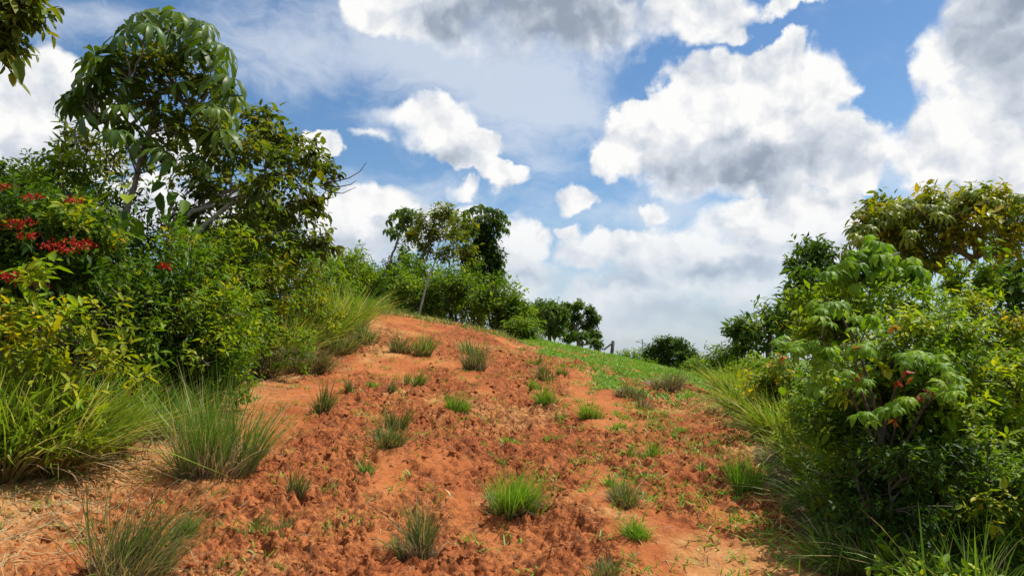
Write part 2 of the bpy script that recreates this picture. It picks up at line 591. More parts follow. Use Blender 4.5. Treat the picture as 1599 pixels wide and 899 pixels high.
FOL = {
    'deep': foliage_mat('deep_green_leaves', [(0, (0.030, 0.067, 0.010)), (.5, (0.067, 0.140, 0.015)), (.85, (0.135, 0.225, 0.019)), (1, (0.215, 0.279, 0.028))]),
    'mid': foliage_mat('mid_green_leaves', [(0, (0.047, 0.103, 0.010)), (.5, (0.114, 0.218, 0.015)), (.85, (0.209, 0.316, 0.021)), (1, (0.323, 0.377, 0.028))]),
    'bright': foliage_mat('bright_green_leaves', [(0, (0.100, 0.201, 0.011)), (.5, (0.202, 0.329, 0.017)), (.85, (0.336, 0.425, 0.023)), (1, (0.484, 0.474, 0.038))]),
    'yellow': foliage_mat('yellow_green_leaves', [(0, (0.095, 0.164, 0.011)), (.45, (0.222, 0.291, 0.017)), (.8, (0.404, 0.401, 0.019)), (.97, (0.565, 0.438, 0.028)), (1, (.44, .29, .025))]),
    'olive': foliage_mat('olive_leaves', [(0, (0.054, 0.091, 0.011)), (.45, (0.135, 0.188, 0.019)), (.8, (0.242, 0.249, 0.023)), (.95, (0.350, 0.243, 0.028)), (1, (.26, .17, .022))]),
    'gold': foliage_mat('golden_green_leaves', [(0, (0.095, 0.146, 0.011)), (.4, (0.209, 0.262, 0.015)), (.75, (0.364, 0.352, 0.017)), (1, (0.484, 0.340, 0.019))]),
    'far': foliage_mat('far_tree_leaves', [(0, (0.038, 0.075, 0.017)), (.5, (0.078, 0.146, 0.025)), (.9, (0.148, 0.231, 0.033)), (1, (0.188, 0.268, 0.038))]),
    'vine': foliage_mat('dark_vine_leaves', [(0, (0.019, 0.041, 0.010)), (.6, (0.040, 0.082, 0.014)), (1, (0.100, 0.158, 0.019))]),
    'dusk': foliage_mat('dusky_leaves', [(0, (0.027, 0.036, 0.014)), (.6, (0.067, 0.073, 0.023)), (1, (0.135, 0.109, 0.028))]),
}
BARK = {
    'grey': bark_mat('grey_bark', (.10, .085, .065), (.27, .24, .19)),
    'brown': bark_mat('brown_bark', (.05, .038, .026), (.14, .11, .08)),
    'pale': bark_mat('pale_bark', (.24, .22, .18), (.48, .45, .38)),
    'dark': bark_mat('dark_twig_bark', (.025, .02, .015), (.07, .055, .04)),
}
GRASS = {
    'green': grass_mat('green_grass', (0.200, 0.175, 0.062), (0.075, 0.175, 0.022), (0.175, 0.300, 0.037), (0.500, 0.400, 0.188), .16),
    'bright': grass_mat('bright_grass', (0.163, 0.213, 0.037), (0.112, 0.263, 0.019), (0.225, 0.400, 0.031), (0.525, 0.450, 0.175), .08),
    'olive': grass_mat('olive_grass', (0.188, 0.138, 0.075), (0.069, 0.125, 0.025), (0.150, 0.213, 0.044), (0.375, 0.275, 0.138), .25),
    'dull': grass_mat('dull_grass', (0.163, 0.100, 0.075), (0.075, 0.112, 0.031), (0.150, 0.188, 0.056), (0.300, 0.200, 0.138), .38),
    'tall': grass_mat('tall_grass', (0.234, 0.203, 0.053), (0.117, 0.230, 0.017), (0.275, 0.378, 0.031), (0.600, 0.513, 0.181), .20),
    'straw': grass_mat('dry_straw', (.22, .15, .065), (.25, .18, .085), (.40, .30, .15), (.48, .38, .20), .3),
    'dead': grass_mat('dead_grass', (0.125, 0.081, 0.062), (0.200, 0.138, 0.100), (0.325, 0.250, 0.163), (0.413, 0.325, 0.213), .3),
}
# ---------------------------------------------------------------- terrain
_ctl = np.array([
    (0, 0, 0), (0, 5, .33), (0, 8, .70), (0, 12, 1.18), (0, 16, 1.66), (0, 20, 2.04), (-.4, 24, 2.40), (0, 28, 2.42), (0, 34, 2.2), (0, 45, .8), (0, 60, -1.5), (0, 90, -4),
    (-1.24, 25, 2.72), (-3.17, 24, 3.05), (-3.97, 20, 2.88), (-2, 18, 2.15), (-2.2, 12, 1.3), (-4.6, 13, 1.48), (-4.0, 6, .75), (-2.4, 5, .45), (-7, 8, 1.5), (-8, 14, 2.4),
    (-9, 20, 3.2), (-8, 28, 3.3), (-14, 10, 2.3), (-15, 25, 3.4), (-6, 2, .6), (-10, -5, .6), (-4, 34, 3.0), (-14, 40, 2.6), (-10, 60, -.5),
    (2, 5, .36), (2.85, 9, .68), (2, 14, 1.27), (4.8, 18, 1.06), (3.6, 27, 1.74), (.65, 26, 2.26), (3.66, 22, 1.40), (2.2, 24, 1.92), (5, 10, .5), (7, 14, .55), (8, 20, .55), (10, 8, .2),
    (9, 30, .2), (6, 40, -.5), (15, 20, -.6), (20, 10, -.8), (4, 3, .18), (5, -5, -.3), (0, -8, -.7), (-4, -12, -.6), (8, -12, -1.0), (18, 45, -2.5), (10, 70, -3.5), (-18, -8, .3),
    (-25, 15, 2), (25, -5, -1.5), (25, 30, -2.2)], float)


def _tps(d):
    return np.where(d > 1e-6, d * d * np.log(np.maximum(d, 1e-6)), 0.0)


_K = _tps(np.hypot(_ctl[:, None, 0] - _ctl[None, :, 0], _ctl[:, None, 1] - _ctl[None, :, 1])) + np.eye(len(_ctl)) * 6.0
_Q = np.c_[np.ones(len(_ctl)), _ctl[:, :2]]
_sol = np.linalg.solve(np.block([[_K, _Q], [_Q.T, np.zeros((3, 3))]]), np.r_[_ctl[:, 2], 0, 0, 0])


def ground(x, y):
    x, y = np.asarray(x, float), np.asarray(y, float)
    sh = x.shape
    x, y = x.ravel(), y.ravel()
    z = _sol[-3] + _sol[-2] * x + _sol[-1] * y
    for (cx, cy_, _), w in zip(_ctl, _sol[:-3]):
        z = z + w * _tps(np.hypot(x - cx, y - cy_))
    r = np.hypot(x, y - 15)
    f = sstep(r, 38, 85)
    z = z * (1 - f) + f * (-4.5)
    return z.reshape(sh)


def gz(x, y):
    return float(ground(np.array([x]), np.array([y]))[0])


_ys = np.geomspace(2.5, 34, 400)


def hit(px, py):
    """first point of the ground seen through a pixel"""
    d = ray(px, py)
    xs = _ys * d.x / d.y
    zs = EYE.z + _ys * d.z / d.y
    g = ground(xs, _ys)
    k = np.nonzero(zs <= g)[0]
    i = int(k[0]) if len(k) else int(np.argmin(zs - g))
    return float(xs[i]), float(_ys[i]), float(g[i])


LEFT_Y, LEFT_X = [0, 4, 6, 9, 13, 16, 20, 23, 26, 30], [-3.4, -3.6, -4.0, -4.15, -4.4, -4.35, -3.95, -3.6, -3.0, -2.5]
RIGHT_Y, RIGHT_X = [0, 4, 5, 7, 9, 13, 18, 22, 30], [1.5, 1.75, 2.0, 2.45, 2.85, 3.6, 4.75, 5.3, 6]


def bare(x, y):
    """1 on the trampled clay, 0 under the vegetation on either side"""
    w = .35 * fbm(x * .9, y * .9, 3)
    l = np.interp(y, LEFT_Y, LEFT_X) + w
    r = np.interp(y, RIGHT_Y, RIGHT_X) + w * .6
    return sstep(x, l - .15, l + .35) * sstep(-x, -r - .1, -r + .3)


def meadow(x, y):
    """green cattle lawn on the far right shoulder"""
    e = np.interp(y, [10.5, 12, 14, 17.5, 20, 22, 26, 30, 36], [1.9, 1.25, .80, .50, .35, .10, -.1, -.3, -.8])
    w = .75 * fbm(x * .9 + 4, y * .45, 5, .6)
    m = sstep(x + w, e, e + 1.0) * sstep(y + 2.2 * fbm(x * .6, y * .35 + 7, 4, .6), 11.0, 14.2)
    m = m * (1 - sstep(-np.hypot((x - 3.45) / .75, (y - 13.4) / 1.5), -1.25, -.7))        # red break at the right
    return m * (1 - .75 * sstep(fbm(x * 1.4 + 50, y * .8 + 3, 4, .6), .12, .42))


def relief(x, y):
    """hoof-trampled clods, ruts and rills; returns height and looseness"""
    b = bare(x, y)
    warp = .10 * fbm(x * 2.1, y * 2.1, 2)
    track = fbm(x * .75 + .12 * y + 3.0, y * .16, 3)          # trodden lines run up the slope
    loose = sstep(track + .30 * fbm(x * 1.3, y * 1.3 + 9, 2), -.50, .18)
    sandy = sstep(-x - np.interp(y, LEFT_Y, LEFT_X) * -1, -1.5, -.35)      # smoother strip beside the left verge
    loose = loose * (1 - .65 * sandy)
    rut = -.05 * np.exp(-((x - (-.1 + .018 * (y - 5) ** 1.0 + .15 * np.sin(y * .5))) / .28) ** 2)
    d1, d2 = worley(x * 8.6 + warp * 6, y * 7.4 - warp * 5)
    e1, e2 = worley(x * 14 - warp * 7 + 40, y * 12.5 + 11)
    pits = 1 - sstep(d1, .14, .50)
    pits2 = 1 - sstep(e1, .10, .48)
    c1, c2 = worley(x * 18 + 9 + warp * 8, y * 16 - 30)
    clod = 1 - sstep(c1, .10, .52)
    h = -.070 * pits * sstep(fbm(x * 1.6 + 31, y * 1.6, 2), -.45, .10) - .045 * pits2 * sstep(fbm(x * 2.3 + 3, y * 2.3 + 8, 2), -.35, .2) + .036 * clod * sstep(fbm(x * 3 + 5, y * 3, 2), -.40, .2)
    h = h * (.12 + .88 * loose) + .050 * fbm(x * 6.5, y * 5.6, 5, .62) * (.26 + .74 * loose) + .06 * fbm(x * .8, y * .8, 3)
    far = 1 - .25 * sstep(y, 14, 26)
    return (h * far + rut) * (.25 + .75 * b), loose


def make_ground():
    r = np.concatenate([np.geomspace(.35, 3.0, 30)[:-1], np.geomspace(3.0, 30, 800)[:-1], np.geomspace(30, 6000, 48)])
    a0 = math.radians(41)
    th = np.concatenate([np.linspace(-a0, a0, 560), np.linspace(a0, 2 * np.pi - a0, 62)[1:-1]])
    R, T = np.meshgrid(r, th, indexing='ij')
    x, y = R * np.sin(T), R * np.cos(T)
    z = ground(x, y)
    h, loose = relief(x, y)
    fade = sstep(R, 60, 34)
    z = z + h * fade
    V = np.stack([x, y, z], -1).reshape(-1, 3)
    nr, nt = R.shape
    i = np.arange(nr - 1)[:, None] * nt + np.arange(nt)[None]
    j = np.arange(nr - 1)[:, None] * nt + (np.arange(nt)[None] + 1) % nt
    F = np.stack([i, j, j + nt, i + nt], -1).reshape(-1, 4)
    V = np.vstack([V, [[0, 0, gz(0, 0)]]])
    fan = np.stack([np.full(nt, len(V) - 1), (np.arange(nt) + 1) % nt, np.arange(nt)], -1)
    b = bare(x, y).ravel()
    md = meadow(x, y).ravel()
    sx = (x - np.interp(y, LEFT_Y, LEFT_X))
    tan = (sstep(-sx, -1.7, -.2) * sstep(-y, -16, -9) + .8 * sstep(fbm(x * .55 + 60, y * .35, 3), .1, .55)).ravel()
    ap = lambda v: np.append(v, v[0])

    m, N = material('red_clay')
    co = N.n('ShaderNodeTexCoord').outputs['Object']
    n1 = N.noise(co, 1.1, 5, .6)
    n2 = N.noise(co, 9, 6, .65)
    n3 = N.noise(co, 55, 4, .6)
    clay = N.ramp(n1, [(.30, (.27, .070, .022)), (.5, (.35, .108, .031)), (.7, (.42, .158, .050))])
    dryc = N.ramp(n2, [(.3, (.38, .170, .050)), (.7, (.52, .29, .110))])
    clay = N.mix(N.m('MULTIPLY', N.step(N.m('ADD', attr(N, 'tan'), N.m('MULTIPLY', N.m('SUBTRACT', n2, .5), 1.2)), .15, 1.0), .8), clay, dryc)
    # dark mottling on loose clay paints the shade of pits into the colour
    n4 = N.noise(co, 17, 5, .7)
    shade_mottle = N.m('MULTIPLY', N.step(n4, .43, .56), N.step(attr(N, 'loose'), .15, .9))
    clay = N.mix(N.m('MULTIPLY', shade_mottle, .85), clay, N.ramp(n3, [(.3, (.085, .025, .009)), (.7, (.195, .056, .018))]))
    clay = N.mix(N.step(n3, .54, .70, 0, .45), clay, (.46, .20, .075, 1))
    litter = N.ramp(n2, [(.3, (.055, .045, .020)), (.5, (.10, .075, .032)), (.7, (.19, .13, .06))])
    turf = N.ramp(n2, [(.3, (.06, .12, .016)), (.6, (.11, .20, .022)), (.8, (.26, .17, .06))])
    c = N.mix(N.step(N.m('ADD', attr(N, 'bare'), N.m('MULTIPLY', N.m('SUBTRACT', n2, .5), .9)), .2, .7), litter, clay)
    c = N.mix(N.step(N.m('ADD', attr(N, 'meadow'), N.m('MULTIPLY', N.m('SUBTRACT', n2, .5), 1.1)), .35, .8), c, turf)
    p = N.n('ShaderNodeBsdfPrincipled')
    N.put(p.inputs['Base Color'], c)
    p.inputs['Roughness'].default_value = .95
    p.inputs['Specular IOR Level'].default_value = .15
    bm = N.n('ShaderNodeBump')
    bm.inputs['Strength'].default_value = .9
    bm.inputs['Distance'].default_value = .012
    N.put(bm.inputs['Height'], N.m('ADD', n3, N.m('MULTIPLY', N.noise(co, 24, 4, .6), 1.6)))
    N.put(p.inputs['Normal'], bm.outputs[0])
    finish(N, p.outputs[0])
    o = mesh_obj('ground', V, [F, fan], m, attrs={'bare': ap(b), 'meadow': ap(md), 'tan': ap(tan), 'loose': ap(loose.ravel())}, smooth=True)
    tag(o, 'hillside of red trampled clay rising to a green shoulder', None, None, 'structure')
    return m


CLAY = make_ground()


def ground_top(x, y):
    """height with the relief"""
    x, y = np.asarray(x, float), np.asarray(y, float)
    return ground(x, y) + relief(x, y)[0]


def clods():
    """loose crumbs of clay"""
    ico = np.array([(-1, 1.618, 0), (1, 1.618, 0), (-1, -1.618, 0), (1, -1.618, 0), (0, -1, 1.618), (0, 1, 1.618), (0, -1, -1.618), (0, 1, -1.618), (1.618, 0, -1), (1.618, 0, 1),
                    (-1.618, 0, -1), (-1.618, 0, 1)]) / 1.9
    fc = np.array([(0, 11, 5), (0, 5, 1), (0, 1, 7), (0, 7, 10), (0, 10, 11), (1, 5, 9), (5, 11, 4), (11, 10, 2), (10, 7, 6), (7, 1, 8), (3, 9, 4), (3, 4, 2), (3, 2, 6), (3, 6, 8), (3, 8, 9),
                   (4, 9, 5), (2, 4, 11), (6, 2, 10), (8, 6, 7), (9, 8, 1)])
    n = 60000
    y = 3.2 + 14 * rng.random(n) ** 1.3
    x = rng.uniform(-4.5, 4.5, n)
    keep = (rng.random(n) < bare(x, y)) & (np.abs(x) < y * .72 + .2)
    x, y = x[keep], y[keep]
    _, lo = relief(x, y)
    keep = rng.random(len(x)) < lo * (.25 + .75 * sstep(fbm(x * 2.2, y * 2.2, 2), -.2, .3))
    x, y = x[keep][:9000], y[keep][:9000]
    n = len(x)
    s = rng.gamma(2.0, .0045, n).clip(.005, .030) * (1 + .02 * y)
    z = ground_top(x, y) + s * .25
    sc = s[:, None] * rng.uniform(.6, 1.25, (n, 3)) * np.array([1, 1, .75])
    V = np.stack([x, y, z], 1)[:, None] + ico[None] * sc[:, None] * rng.uniform(.75, 1.25, (n, 12, 1))
    F = (np.arange(n)[:, None, None] * 12 + fc[None]).reshape(-1, 3)
    nv = n * 12
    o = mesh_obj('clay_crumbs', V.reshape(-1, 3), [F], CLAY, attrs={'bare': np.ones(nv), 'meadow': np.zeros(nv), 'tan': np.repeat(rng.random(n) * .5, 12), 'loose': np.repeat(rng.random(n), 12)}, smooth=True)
    tag(o, 'loose crumbs of red clay strewn over the trampled slope', 'clay crumbs', None, 'stuff')


clods()
# ---------------------------------------------------------------- plant builders
def loc(V, root):
    return V - np.asarray(root.location)[None]


def add_tubes(name, paths, mat, root, sides=5, kind=None):
    V, F = tubes(paths, sides)
    par = root
    if name in ('limb', 'bare_twigs', 'crossarm'):         # these grow from the trunk: sub-parts of it
        par = next((c for c in root.children if c.name.split('.')[0] in ('trunk', 'pole')), root)
    elif name == 'twigs':
        par = next((c for c in root.children if c.name.split('.')[0] in ('crown', 'foliage')), root)
    o = mesh_obj(name, loc(V, root), F, mat, par, smooth=True)
    if kind:
        o['kind'] = kind
    return o


def add_leaves(name, arr, mat, root):
    V, F, A = arr
    o = mesh_obj(name, loc(V, root), F, mat, root, attrs=A)
    o['kind'] = 'stuff'
    return o


def shrub(name, label, cat, px, py, hw, hh, Y, fol, leaf, clumps=26, twigs=9, per=8, ratio=.42, bark='brown', vmean=.5, vspread=.22, lo=False, hang=.3, group=None,
          deep=.8, cl=.30, stems=5, second=None, up=.35, tw=None, full=False):
    """a many-stemmed bush: crown ellipsoid given by the pixels it fills at forward distance Y"""
    if cat in ('shrub', 'bush'):
        leaf, clumps, twigs = leaf * .78, int(clumps * 1.3), int(twigs * 1.25)
        lo = lo or Y > 7.5
    c = np.array(at(px, py, Y))
    rx, rz = hw * Y / FPX, hh * Y / FPX
    if full:                                   # leaves down to the ground
        lowz = gz(c[0], c[1]) - .05
        topz = c[2] + rz
        if c[2] - rz > lowz:
            c[2], rz = (topz + lowz) / 2, (topz - lowz) / 2
    ry = max(rx, min(rz, rx * 1.3)) * deep
    base = np.array([c[0], c[1], gz(c[0], c[1])])
    root = thing(name, base, label, cat, group)
    d = rand_dir(clumps)
    rr = rng.random((clumps, 1)) ** .42
    cc = c + d * rr * np.array([rx, ry, rz]) * rng.uniform(.70, 1.16, (clumps, 1))
    cc[:, 2] = np.maximum(cc[:, 2], ground(cc[:, 0], cc[:, 1]) + .12)
    s = cl * rng.uniform(.6, 1.3, (clumps, 1))
    cr = np.concatenate([s * rx, s * ry, s * min(rz, rx) * .8], 1)
    tl = tw or max(leaf * 2.2, .22 * min(rx, rz))
    A, twg = sprays(np.concatenate([cc, cr], 1), twigs, per, tl, leaf, ratio, lo=lo, vmean=vmean, vspread=vspread, hang=hang, centre=c - [0, 0, rz * .5], up=up,
                    stem_r=.0025 + .0006 * Y * .5)
    add_leaves('foliage', A, FOL[fol], root)
    if second:
        f2, l2, share = second
        k = max(3, int(clumps * share))
        A2, tw2 = sprays(np.concatenate([cc, cr], 1)[rng.choice(clumps, k, False)], twigs, per, l2 * 2.2, l2, ratio, lo=lo, vmean=.6, hang=hang, centre=c, up=.6)
        add_leaves('young_foliage', A2, FOL[f2], root)
        twg += tw2
    r0 = max(.012, .035 * (rx + rz) * .6)
    paths, nodes = [], []
    for k in range(stems):
        a = rng.uniform(0, 6.283)
        b = base + [math.cos(a) * rx * .12, math.sin(a) * rx * .12, -.05]
        e = c + np.array([math.cos(a) * rx * .5, math.sin(a) * ry * .5, rz * rng.uniform(.1, .6)])
        P = bend(b, e, 7, .05, .04)
        paths.append((P, np.linspace(r0, r0 * .35, 7)))
        nodes += list(P[2:])
    nodes = np.array(nodes)
    add_tubes('stem', paths, BARK[bark], root)
    tp = []
    for q in cc:
        dd = np.linalg.norm(nodes - q, axis=1) + .8 * np.maximum(0, nodes[:, 2] - q[2])
        P = bend(nodes[int(np.argmin(dd))], q, 4, .06, .04)
        tp.append((P, np.linspace(r0 * .38, r0 * .12, 4)))
    o = add_tubes('twigs', tp + twg, BARK[bark], root, 3)
    o['kind'] = 'stuff'
    return root


def tree(name, label, cat, trunk, Y, clusters, fol, leaf, per_cl=7, twigs=8, per=8, ratio=.42, bark='grey', r0=.09, depth=.10, lo=False, vmean=.5, vspread=.22, hang=.35,
         limbs=True, group=None, base_y=None, cl=.42, tw=None, skip=0.0):
    """a tree: trunk given as pixels, crown as pixel clusters, all about distance Y"""
    tp = [np.array(at(px, py, Y)) for px, py in trunk]
    b = tp[0].copy()
    b[2] = gz(b[0], b[1]) - .05
    if tp[0][2] > b[2] + .3:
        tp = [b] + tp
    else:
        tp[0][2] = b[2]
    base = np.array([tp[0][0], tp[0][1], b[2] + .05])
    root = thing(name, base, label, cat, group)
    P = np.array(tp)
    t = np.linspace(0, 1, 4 * len(P))
    s = np.r_[0, np.cumsum(np.linalg.norm(np.diff(P, axis=0), axis=1))]
    s /= s[-1]
    TP = np.stack([np.interp(t, s, P[:, i]) for i in range(3)], 1)
    TP[1:-1] += rng.normal(0, .012 * s[-1], (len(TP) - 2, 3))
    add_tubes('trunk', [(TP, np.linspace(r0, r0 * .4, len(TP)))], BARK[bark], root, 8)
    allc, lp, tpth = [], [], []
    for (px, py, hw, hh) in clusters:
        c = np.array(at(px, py, Y + rng.normal(0, depth * Y * .5)))
        rx, rz = hw * Y / FPX, hh * Y / FPX
        ry = (rx + rz) * .5
        d = rand_dir(per_cl)
        cc = c + d * rng.random((per_cl, 1)) ** .45 * np.array([rx, ry, rz]) * .85
        q = cl * rng.uniform(.6, 1.2, (per_cl, 1))
        allc.append(np.concatenate([cc, q * rx, q * ry, q * rz * .8], 1))
        dd = np.linalg.norm(TP - c, axis=1) + 1.2 * np.maximum(0, TP[:, 2] - c[2])
        n0 = TP[int(np.argmin(dd))]
        L = bend(n0, c, 6, .08, .05)
        lp.append((L, np.linspace(r0 * .42, r0 * .14, 6)))
        for e in cc:
            tpth.append((bend(L[rng.integers(2, 6)], e, 4, .05, .05), np.linspace(r0 * .14, r0 * .05, 4)))
    for L in lp:
        add_tubes('limb', [L], BARK[bark], root, 6)
    allc = np.concatenate(allc)
    A, twg = sprays(allc, twigs, per, tw or leaf * 2.4, leaf, ratio, lo=lo, vmean=vmean, vspread=vspread, hang=hang, centre=TP[len(TP) * 2 // 3], stem_r=.003 + .0003 * Y)
    add_leaves('crown', A, FOL[fol], root)
    o = add_tubes('twigs', tpth + twg, BARK[bark], root, 3)
    o['kind'] = 'stuff'
    return root, TP


def hand_leaf(n, L, ratio, droop, gap=.25, seed=0):
    """palmate leaf: n leaflets round the end of the stalk (origin), axis +Z"""
    g = np.random.default_rng(seed)
    Vs, Fs, va, k = [], [], [], 0
    for i in range(n):
        a = (i + .5) / n * (2 * np.pi - gap) + gap / 2 + g.normal(0, .06)
        l = L * g.uniform(.82, 1.08) * (1 - .22 * math.cos(a) * -1 * .5)
        w = l * ratio * g.uniform(.9, 1.1)
        out = np.array([math.cos(a), math.sin(a), 0])
        sd = np.array([-math.sin(a), math.cos(a), 0])
        dr = droop * g.uniform(.7, 1.3)
        row = []
        for t, ww in ((0.04, .08), (.35, .72), (.72, 1.0), (1.0, .10)):
            ang = dr * t
            p = out * (l * t * math.cos(ang * .8)) + np.array([0, 0, l * (.10 * math.sin(3.1 * t) - t * math.sin(ang))])
            row.append((p - sd * w * .5 * ww + [0, 0, .16 * w * ww], p, p + sd * w * .5 * ww + [0, 0, .16 * w * ww]))
        for r_ in row:
            Vs += list(r_)
        for s in range(3):
            b = k + s * 3
            Fs += [(b, b + 1, b + 4, b + 3), (b + 1, b + 2, b + 5, b + 4)]
        va += [g.uniform(.25, .75)] * 12
        k += 12
    return np.array(Vs), [np.array(Fs)], {'var': np.array(va)}


_palm = {}


def palm_mesh(key, n, L, ratio, droop, mat):
    if key not in _palm:
        lst = []
        for s in range(4):
            V, F, A = hand_leaf(n, L, ratio, droop, seed=hash(key) % 1000 + s if isinstance(key, int) else s + len(key) * 7)
            o = mesh_obj('leaf', V, F, mat, attrs=A)
            lst.append(o.data)
            bpy.data.objects.remove(o)
        _palm[key] = lst
    return _palm[key]


def palm_leaves(root, blades_at, hub_path, key, n, L, ratio, droop, mat, bark, tilt=.45, petiole=True, jit=.25, name='leaf', size=(.8, 1.15)):
    """each palmate leaf is an object of its own; stalks lead back to the branch"""
    ms = palm_mesh(key, n, L, ratio, droop, mat)
    base = np.array(root.location)
    paths = []
    hub_path = np.asarray(hub_path)
    for p in blades_at:
        p = np.asarray(p, float)
        dd = np.linalg.norm(hub_path - p, axis=1) + 1.0 * np.maximum(0, hub_path[:, 2] - p[2] + .1)
        h = hub_path[int(np.argmin(dd))]
        o = bpy.data.objects.new(name, ms[int(rng.integers(len(ms)))])
        outv = p - h
        outv[2] = 0
        outv = outv / max(np.linalg.norm(outv), 1e-4)
        ax = Vector((outv * tilt + np.array([0, 0, 1.0]) + rng.normal(0, jit, 3)).tolist()).normalized()
        q = ax.to_track_quat('Z', 'Y')
        o.rotation_mode = 'QUATERNION'
        from mathutils import Quaternion
        o.rotation_quaternion = q @ Quaternion((0, 0, 1), float(rng.uniform(0, 6.283)))
        s = float(rng.uniform(*size))
        o.scale = (s, s, s)
        o.location = (p - base).tolist()
        link(o, root)
        if petiole:
            paths.append((bend(h, p, 5, .06, .02), np.linspace(L * .035, L * .018, 5)))
    if paths:
        ob = add_tubes('leaf_stalks', paths, BARK[bark], root, 4)
        ob['kind'] = 'stuff'


def palm_mat(name, stops, trans=.3, rough=.38):
    m, N = material(name)
    rnd = N.n('ShaderNodeObjectInfo').outputs['Random']
    v = N.m('ADD', N.m('MULTIPLY', attr(N, 'var'), .5), N.m('MULTIPLY', rnd, .55))
    c = N.ramp(v, stops)
    tc = N.n('ShaderNodeTexCoord').outputs['Object']
    c = N.mix(.5, c, N.ramp(N.noise(tc, 14, 3), [(.3, (.65, .65, .65)), (.7, (1.2, 1.2, 1.15))]), 'MULTIPLY')
    p = N.n('ShaderNodeBsdfPrincipled')
    N.put(p.inputs['Base Color'], c)
    p.inputs['Roughness'].default_value = rough
    p.inputs['Specular IOR Level'].default_value = .2
    tr = N.n('ShaderNodeBsdfTranslucent')
    N.put(tr.inputs[0], N.mix(1.0, c, (1.25, 1.25, .4, 1), 'MULTIPLY'))
    mx = N.n('ShaderNodeMixShader')
    mx.inputs[0].default_value = trans
    N.put(mx.inputs[1], p.outputs[0])
    N.put(mx.inputs[2], tr.outputs[0])
    finish(N, mx.outputs[0])
    return m


PALM = {
    'deep': palm_mat('deep_palmate_leaf', [(0, (.035, .075, .014)), (.5, (.075, .135, .018)), (.8, (.13, .20, .022)), (1, (.20, .26, .03))], .30, .42),
    'bright': palm_mat('bright_palmate_leaf', [(0, (.085, .19, .010)), (.5, (.17, .31, .013)), (1, (.30, .41, .017))], .42, .5),
    'gold': palm_mat('golden_palmate_leaf', [(0, (.07, .12, .012)), (.5, (.16, .21, .016)), (.85, (.27, .29, .018)), (1, (.36, .28, .02))], .32, .4),
    'far': palm_mat('far_palmate_leaf', [(0, (.04, .085, .016)), (.6, (.085, .155, .022)), (1, (.15, .22, .03))], .25, .4),
}
SOLID = {}


def solid_leaf(name, col, trans=.35):
    if name not in SOLID:
        SOLID[name] = foliage_mat(name, [(0, tuple(c * .7 for c in col)), (1, tuple(min(1, c * 1.2) for c in col))], trans, yellow=(1.1, 1.1, 1.0))
    return SOLID[name]


def tuft(px, py, wpx, hpx, style, label, n=None, lean=(0.05, 0.0), dry=0.0, name='grass_tuft', spread=.75, cat='grass tuft', group=None, width=None, curve=.55):
    """a countable clump of grass standing on the clay where the pixel meets the ground"""
    x, y, _ = hit(px, py)
    z = float(ground_top(np.array([x]), np.array([y]))[0]) - .015
    w, h = wpx * y / FPX, hpx * y / FPX
    n = int((n or 200) * 1.1)
    # several small tussocks of unequal height make up one tuft
    k = int(np.clip(3 + w * 14, 3, 12))
    ka = rng.uniform(0, 6.283, k)
    kr = np.sqrt(rng.random(k)) * w * .33
    kh = rng.uniform(.45, 1.1, k)
    kh[0] = 1.1
    kl = rng.normal(0, .22, (k, 2))
    ki = rng.integers(0, k, n)
    a = rng.uniform(0, 6.283, n)
    r = np.sqrt(rng.random(n)) * w * .13
    bx = x + np.cos(ka[ki]) * kr[ki] + np.cos(a) * r
    by = y + np.sin(ka[ki]) * kr[ki] * .9 + np.sin(a) * r
    bz = ground_top(bx, by) - .01
    outw = np.stack([np.cos(a), np.sin(a)], 1) * .55 + rng.normal(0, .55, (n, 2)) + np.stack([np.cos(ka[ki]), np.sin(ka[ki])], 1) * .45
    root_loc = (x, y, z)
    wd = width or (.0030 + .0007 * y)
    sp = min(spread, .33 * w / max(h, .02))
    B = blades(np.stack([bx, by, bz], 1), h * .82 * kh[ki], sp, wd, lean, curve, 4, .38, outw, .13)
    B[0][:, :2] += np.repeat(kl[ki], 10, 0) * (B[0][:, 2:3] - np.repeat(bz, 10)[:, None])
    if dry > 0:
        root = thing(name, root_loc, label, cat, group)
        V, F, A = B
        mesh_obj('green_blades', loc(V, root), F, GRASS[style], root, attrs=A)
        nd = int(n * dry)
        a = rng.uniform(0, 6.283, nd)
        r = np.sqrt(rng.random(nd)) * w * .36
        bx, by = x + np.cos(a) * r, y + np.sin(a) * r
        V, F, A = blades(np.stack([bx, by, ground_top(bx, by)], 1), h * .42, sp * 2.0, wd, lean, .9, 4, .4, np.stack([np.cos(a), np.sin(a)], 1))
        mesh_obj('dead_blades', loc(V, root), F, GRASS['dead' if dry > .3 else 'straw'], root, attrs=A)
    else:
        V, F, A = B
        root = mesh_obj(name, V, F, GRASS[style], attrs=A, origin=root_loc)
        tag(root, label, cat, group)
    return root
# ---------------------------------------------------------------- left side: thicket on the bank
# far and filling growth first
shrub('round_tree', 'distant dark green domed tree top at the left picture edge', 'tree', 15, 300, 62, 62, 22, 'far', .17, 34, 12, 8, bark='brown', vmean=.45, cl=.24)
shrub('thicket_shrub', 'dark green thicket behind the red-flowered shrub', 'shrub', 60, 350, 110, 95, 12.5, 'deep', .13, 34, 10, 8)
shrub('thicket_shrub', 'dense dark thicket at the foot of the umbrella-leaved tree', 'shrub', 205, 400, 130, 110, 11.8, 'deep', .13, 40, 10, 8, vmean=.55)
shrub('thicket_shrub', 'mid green thicket below the arching tree with hanging leaves', 'shrub', 370, 405, 110, 105, 13.8, 'mid', .13, 38, 10, 8, vmean=.45)
shrub('sapling', 'thin sapling with small sprays left of the umbrella-leaved tree', 'sapling', 140, 240, 62, 46, 12.2, 'olive', .12, 16, 7, 7, vmean=.4, stems=3, cl=.24)
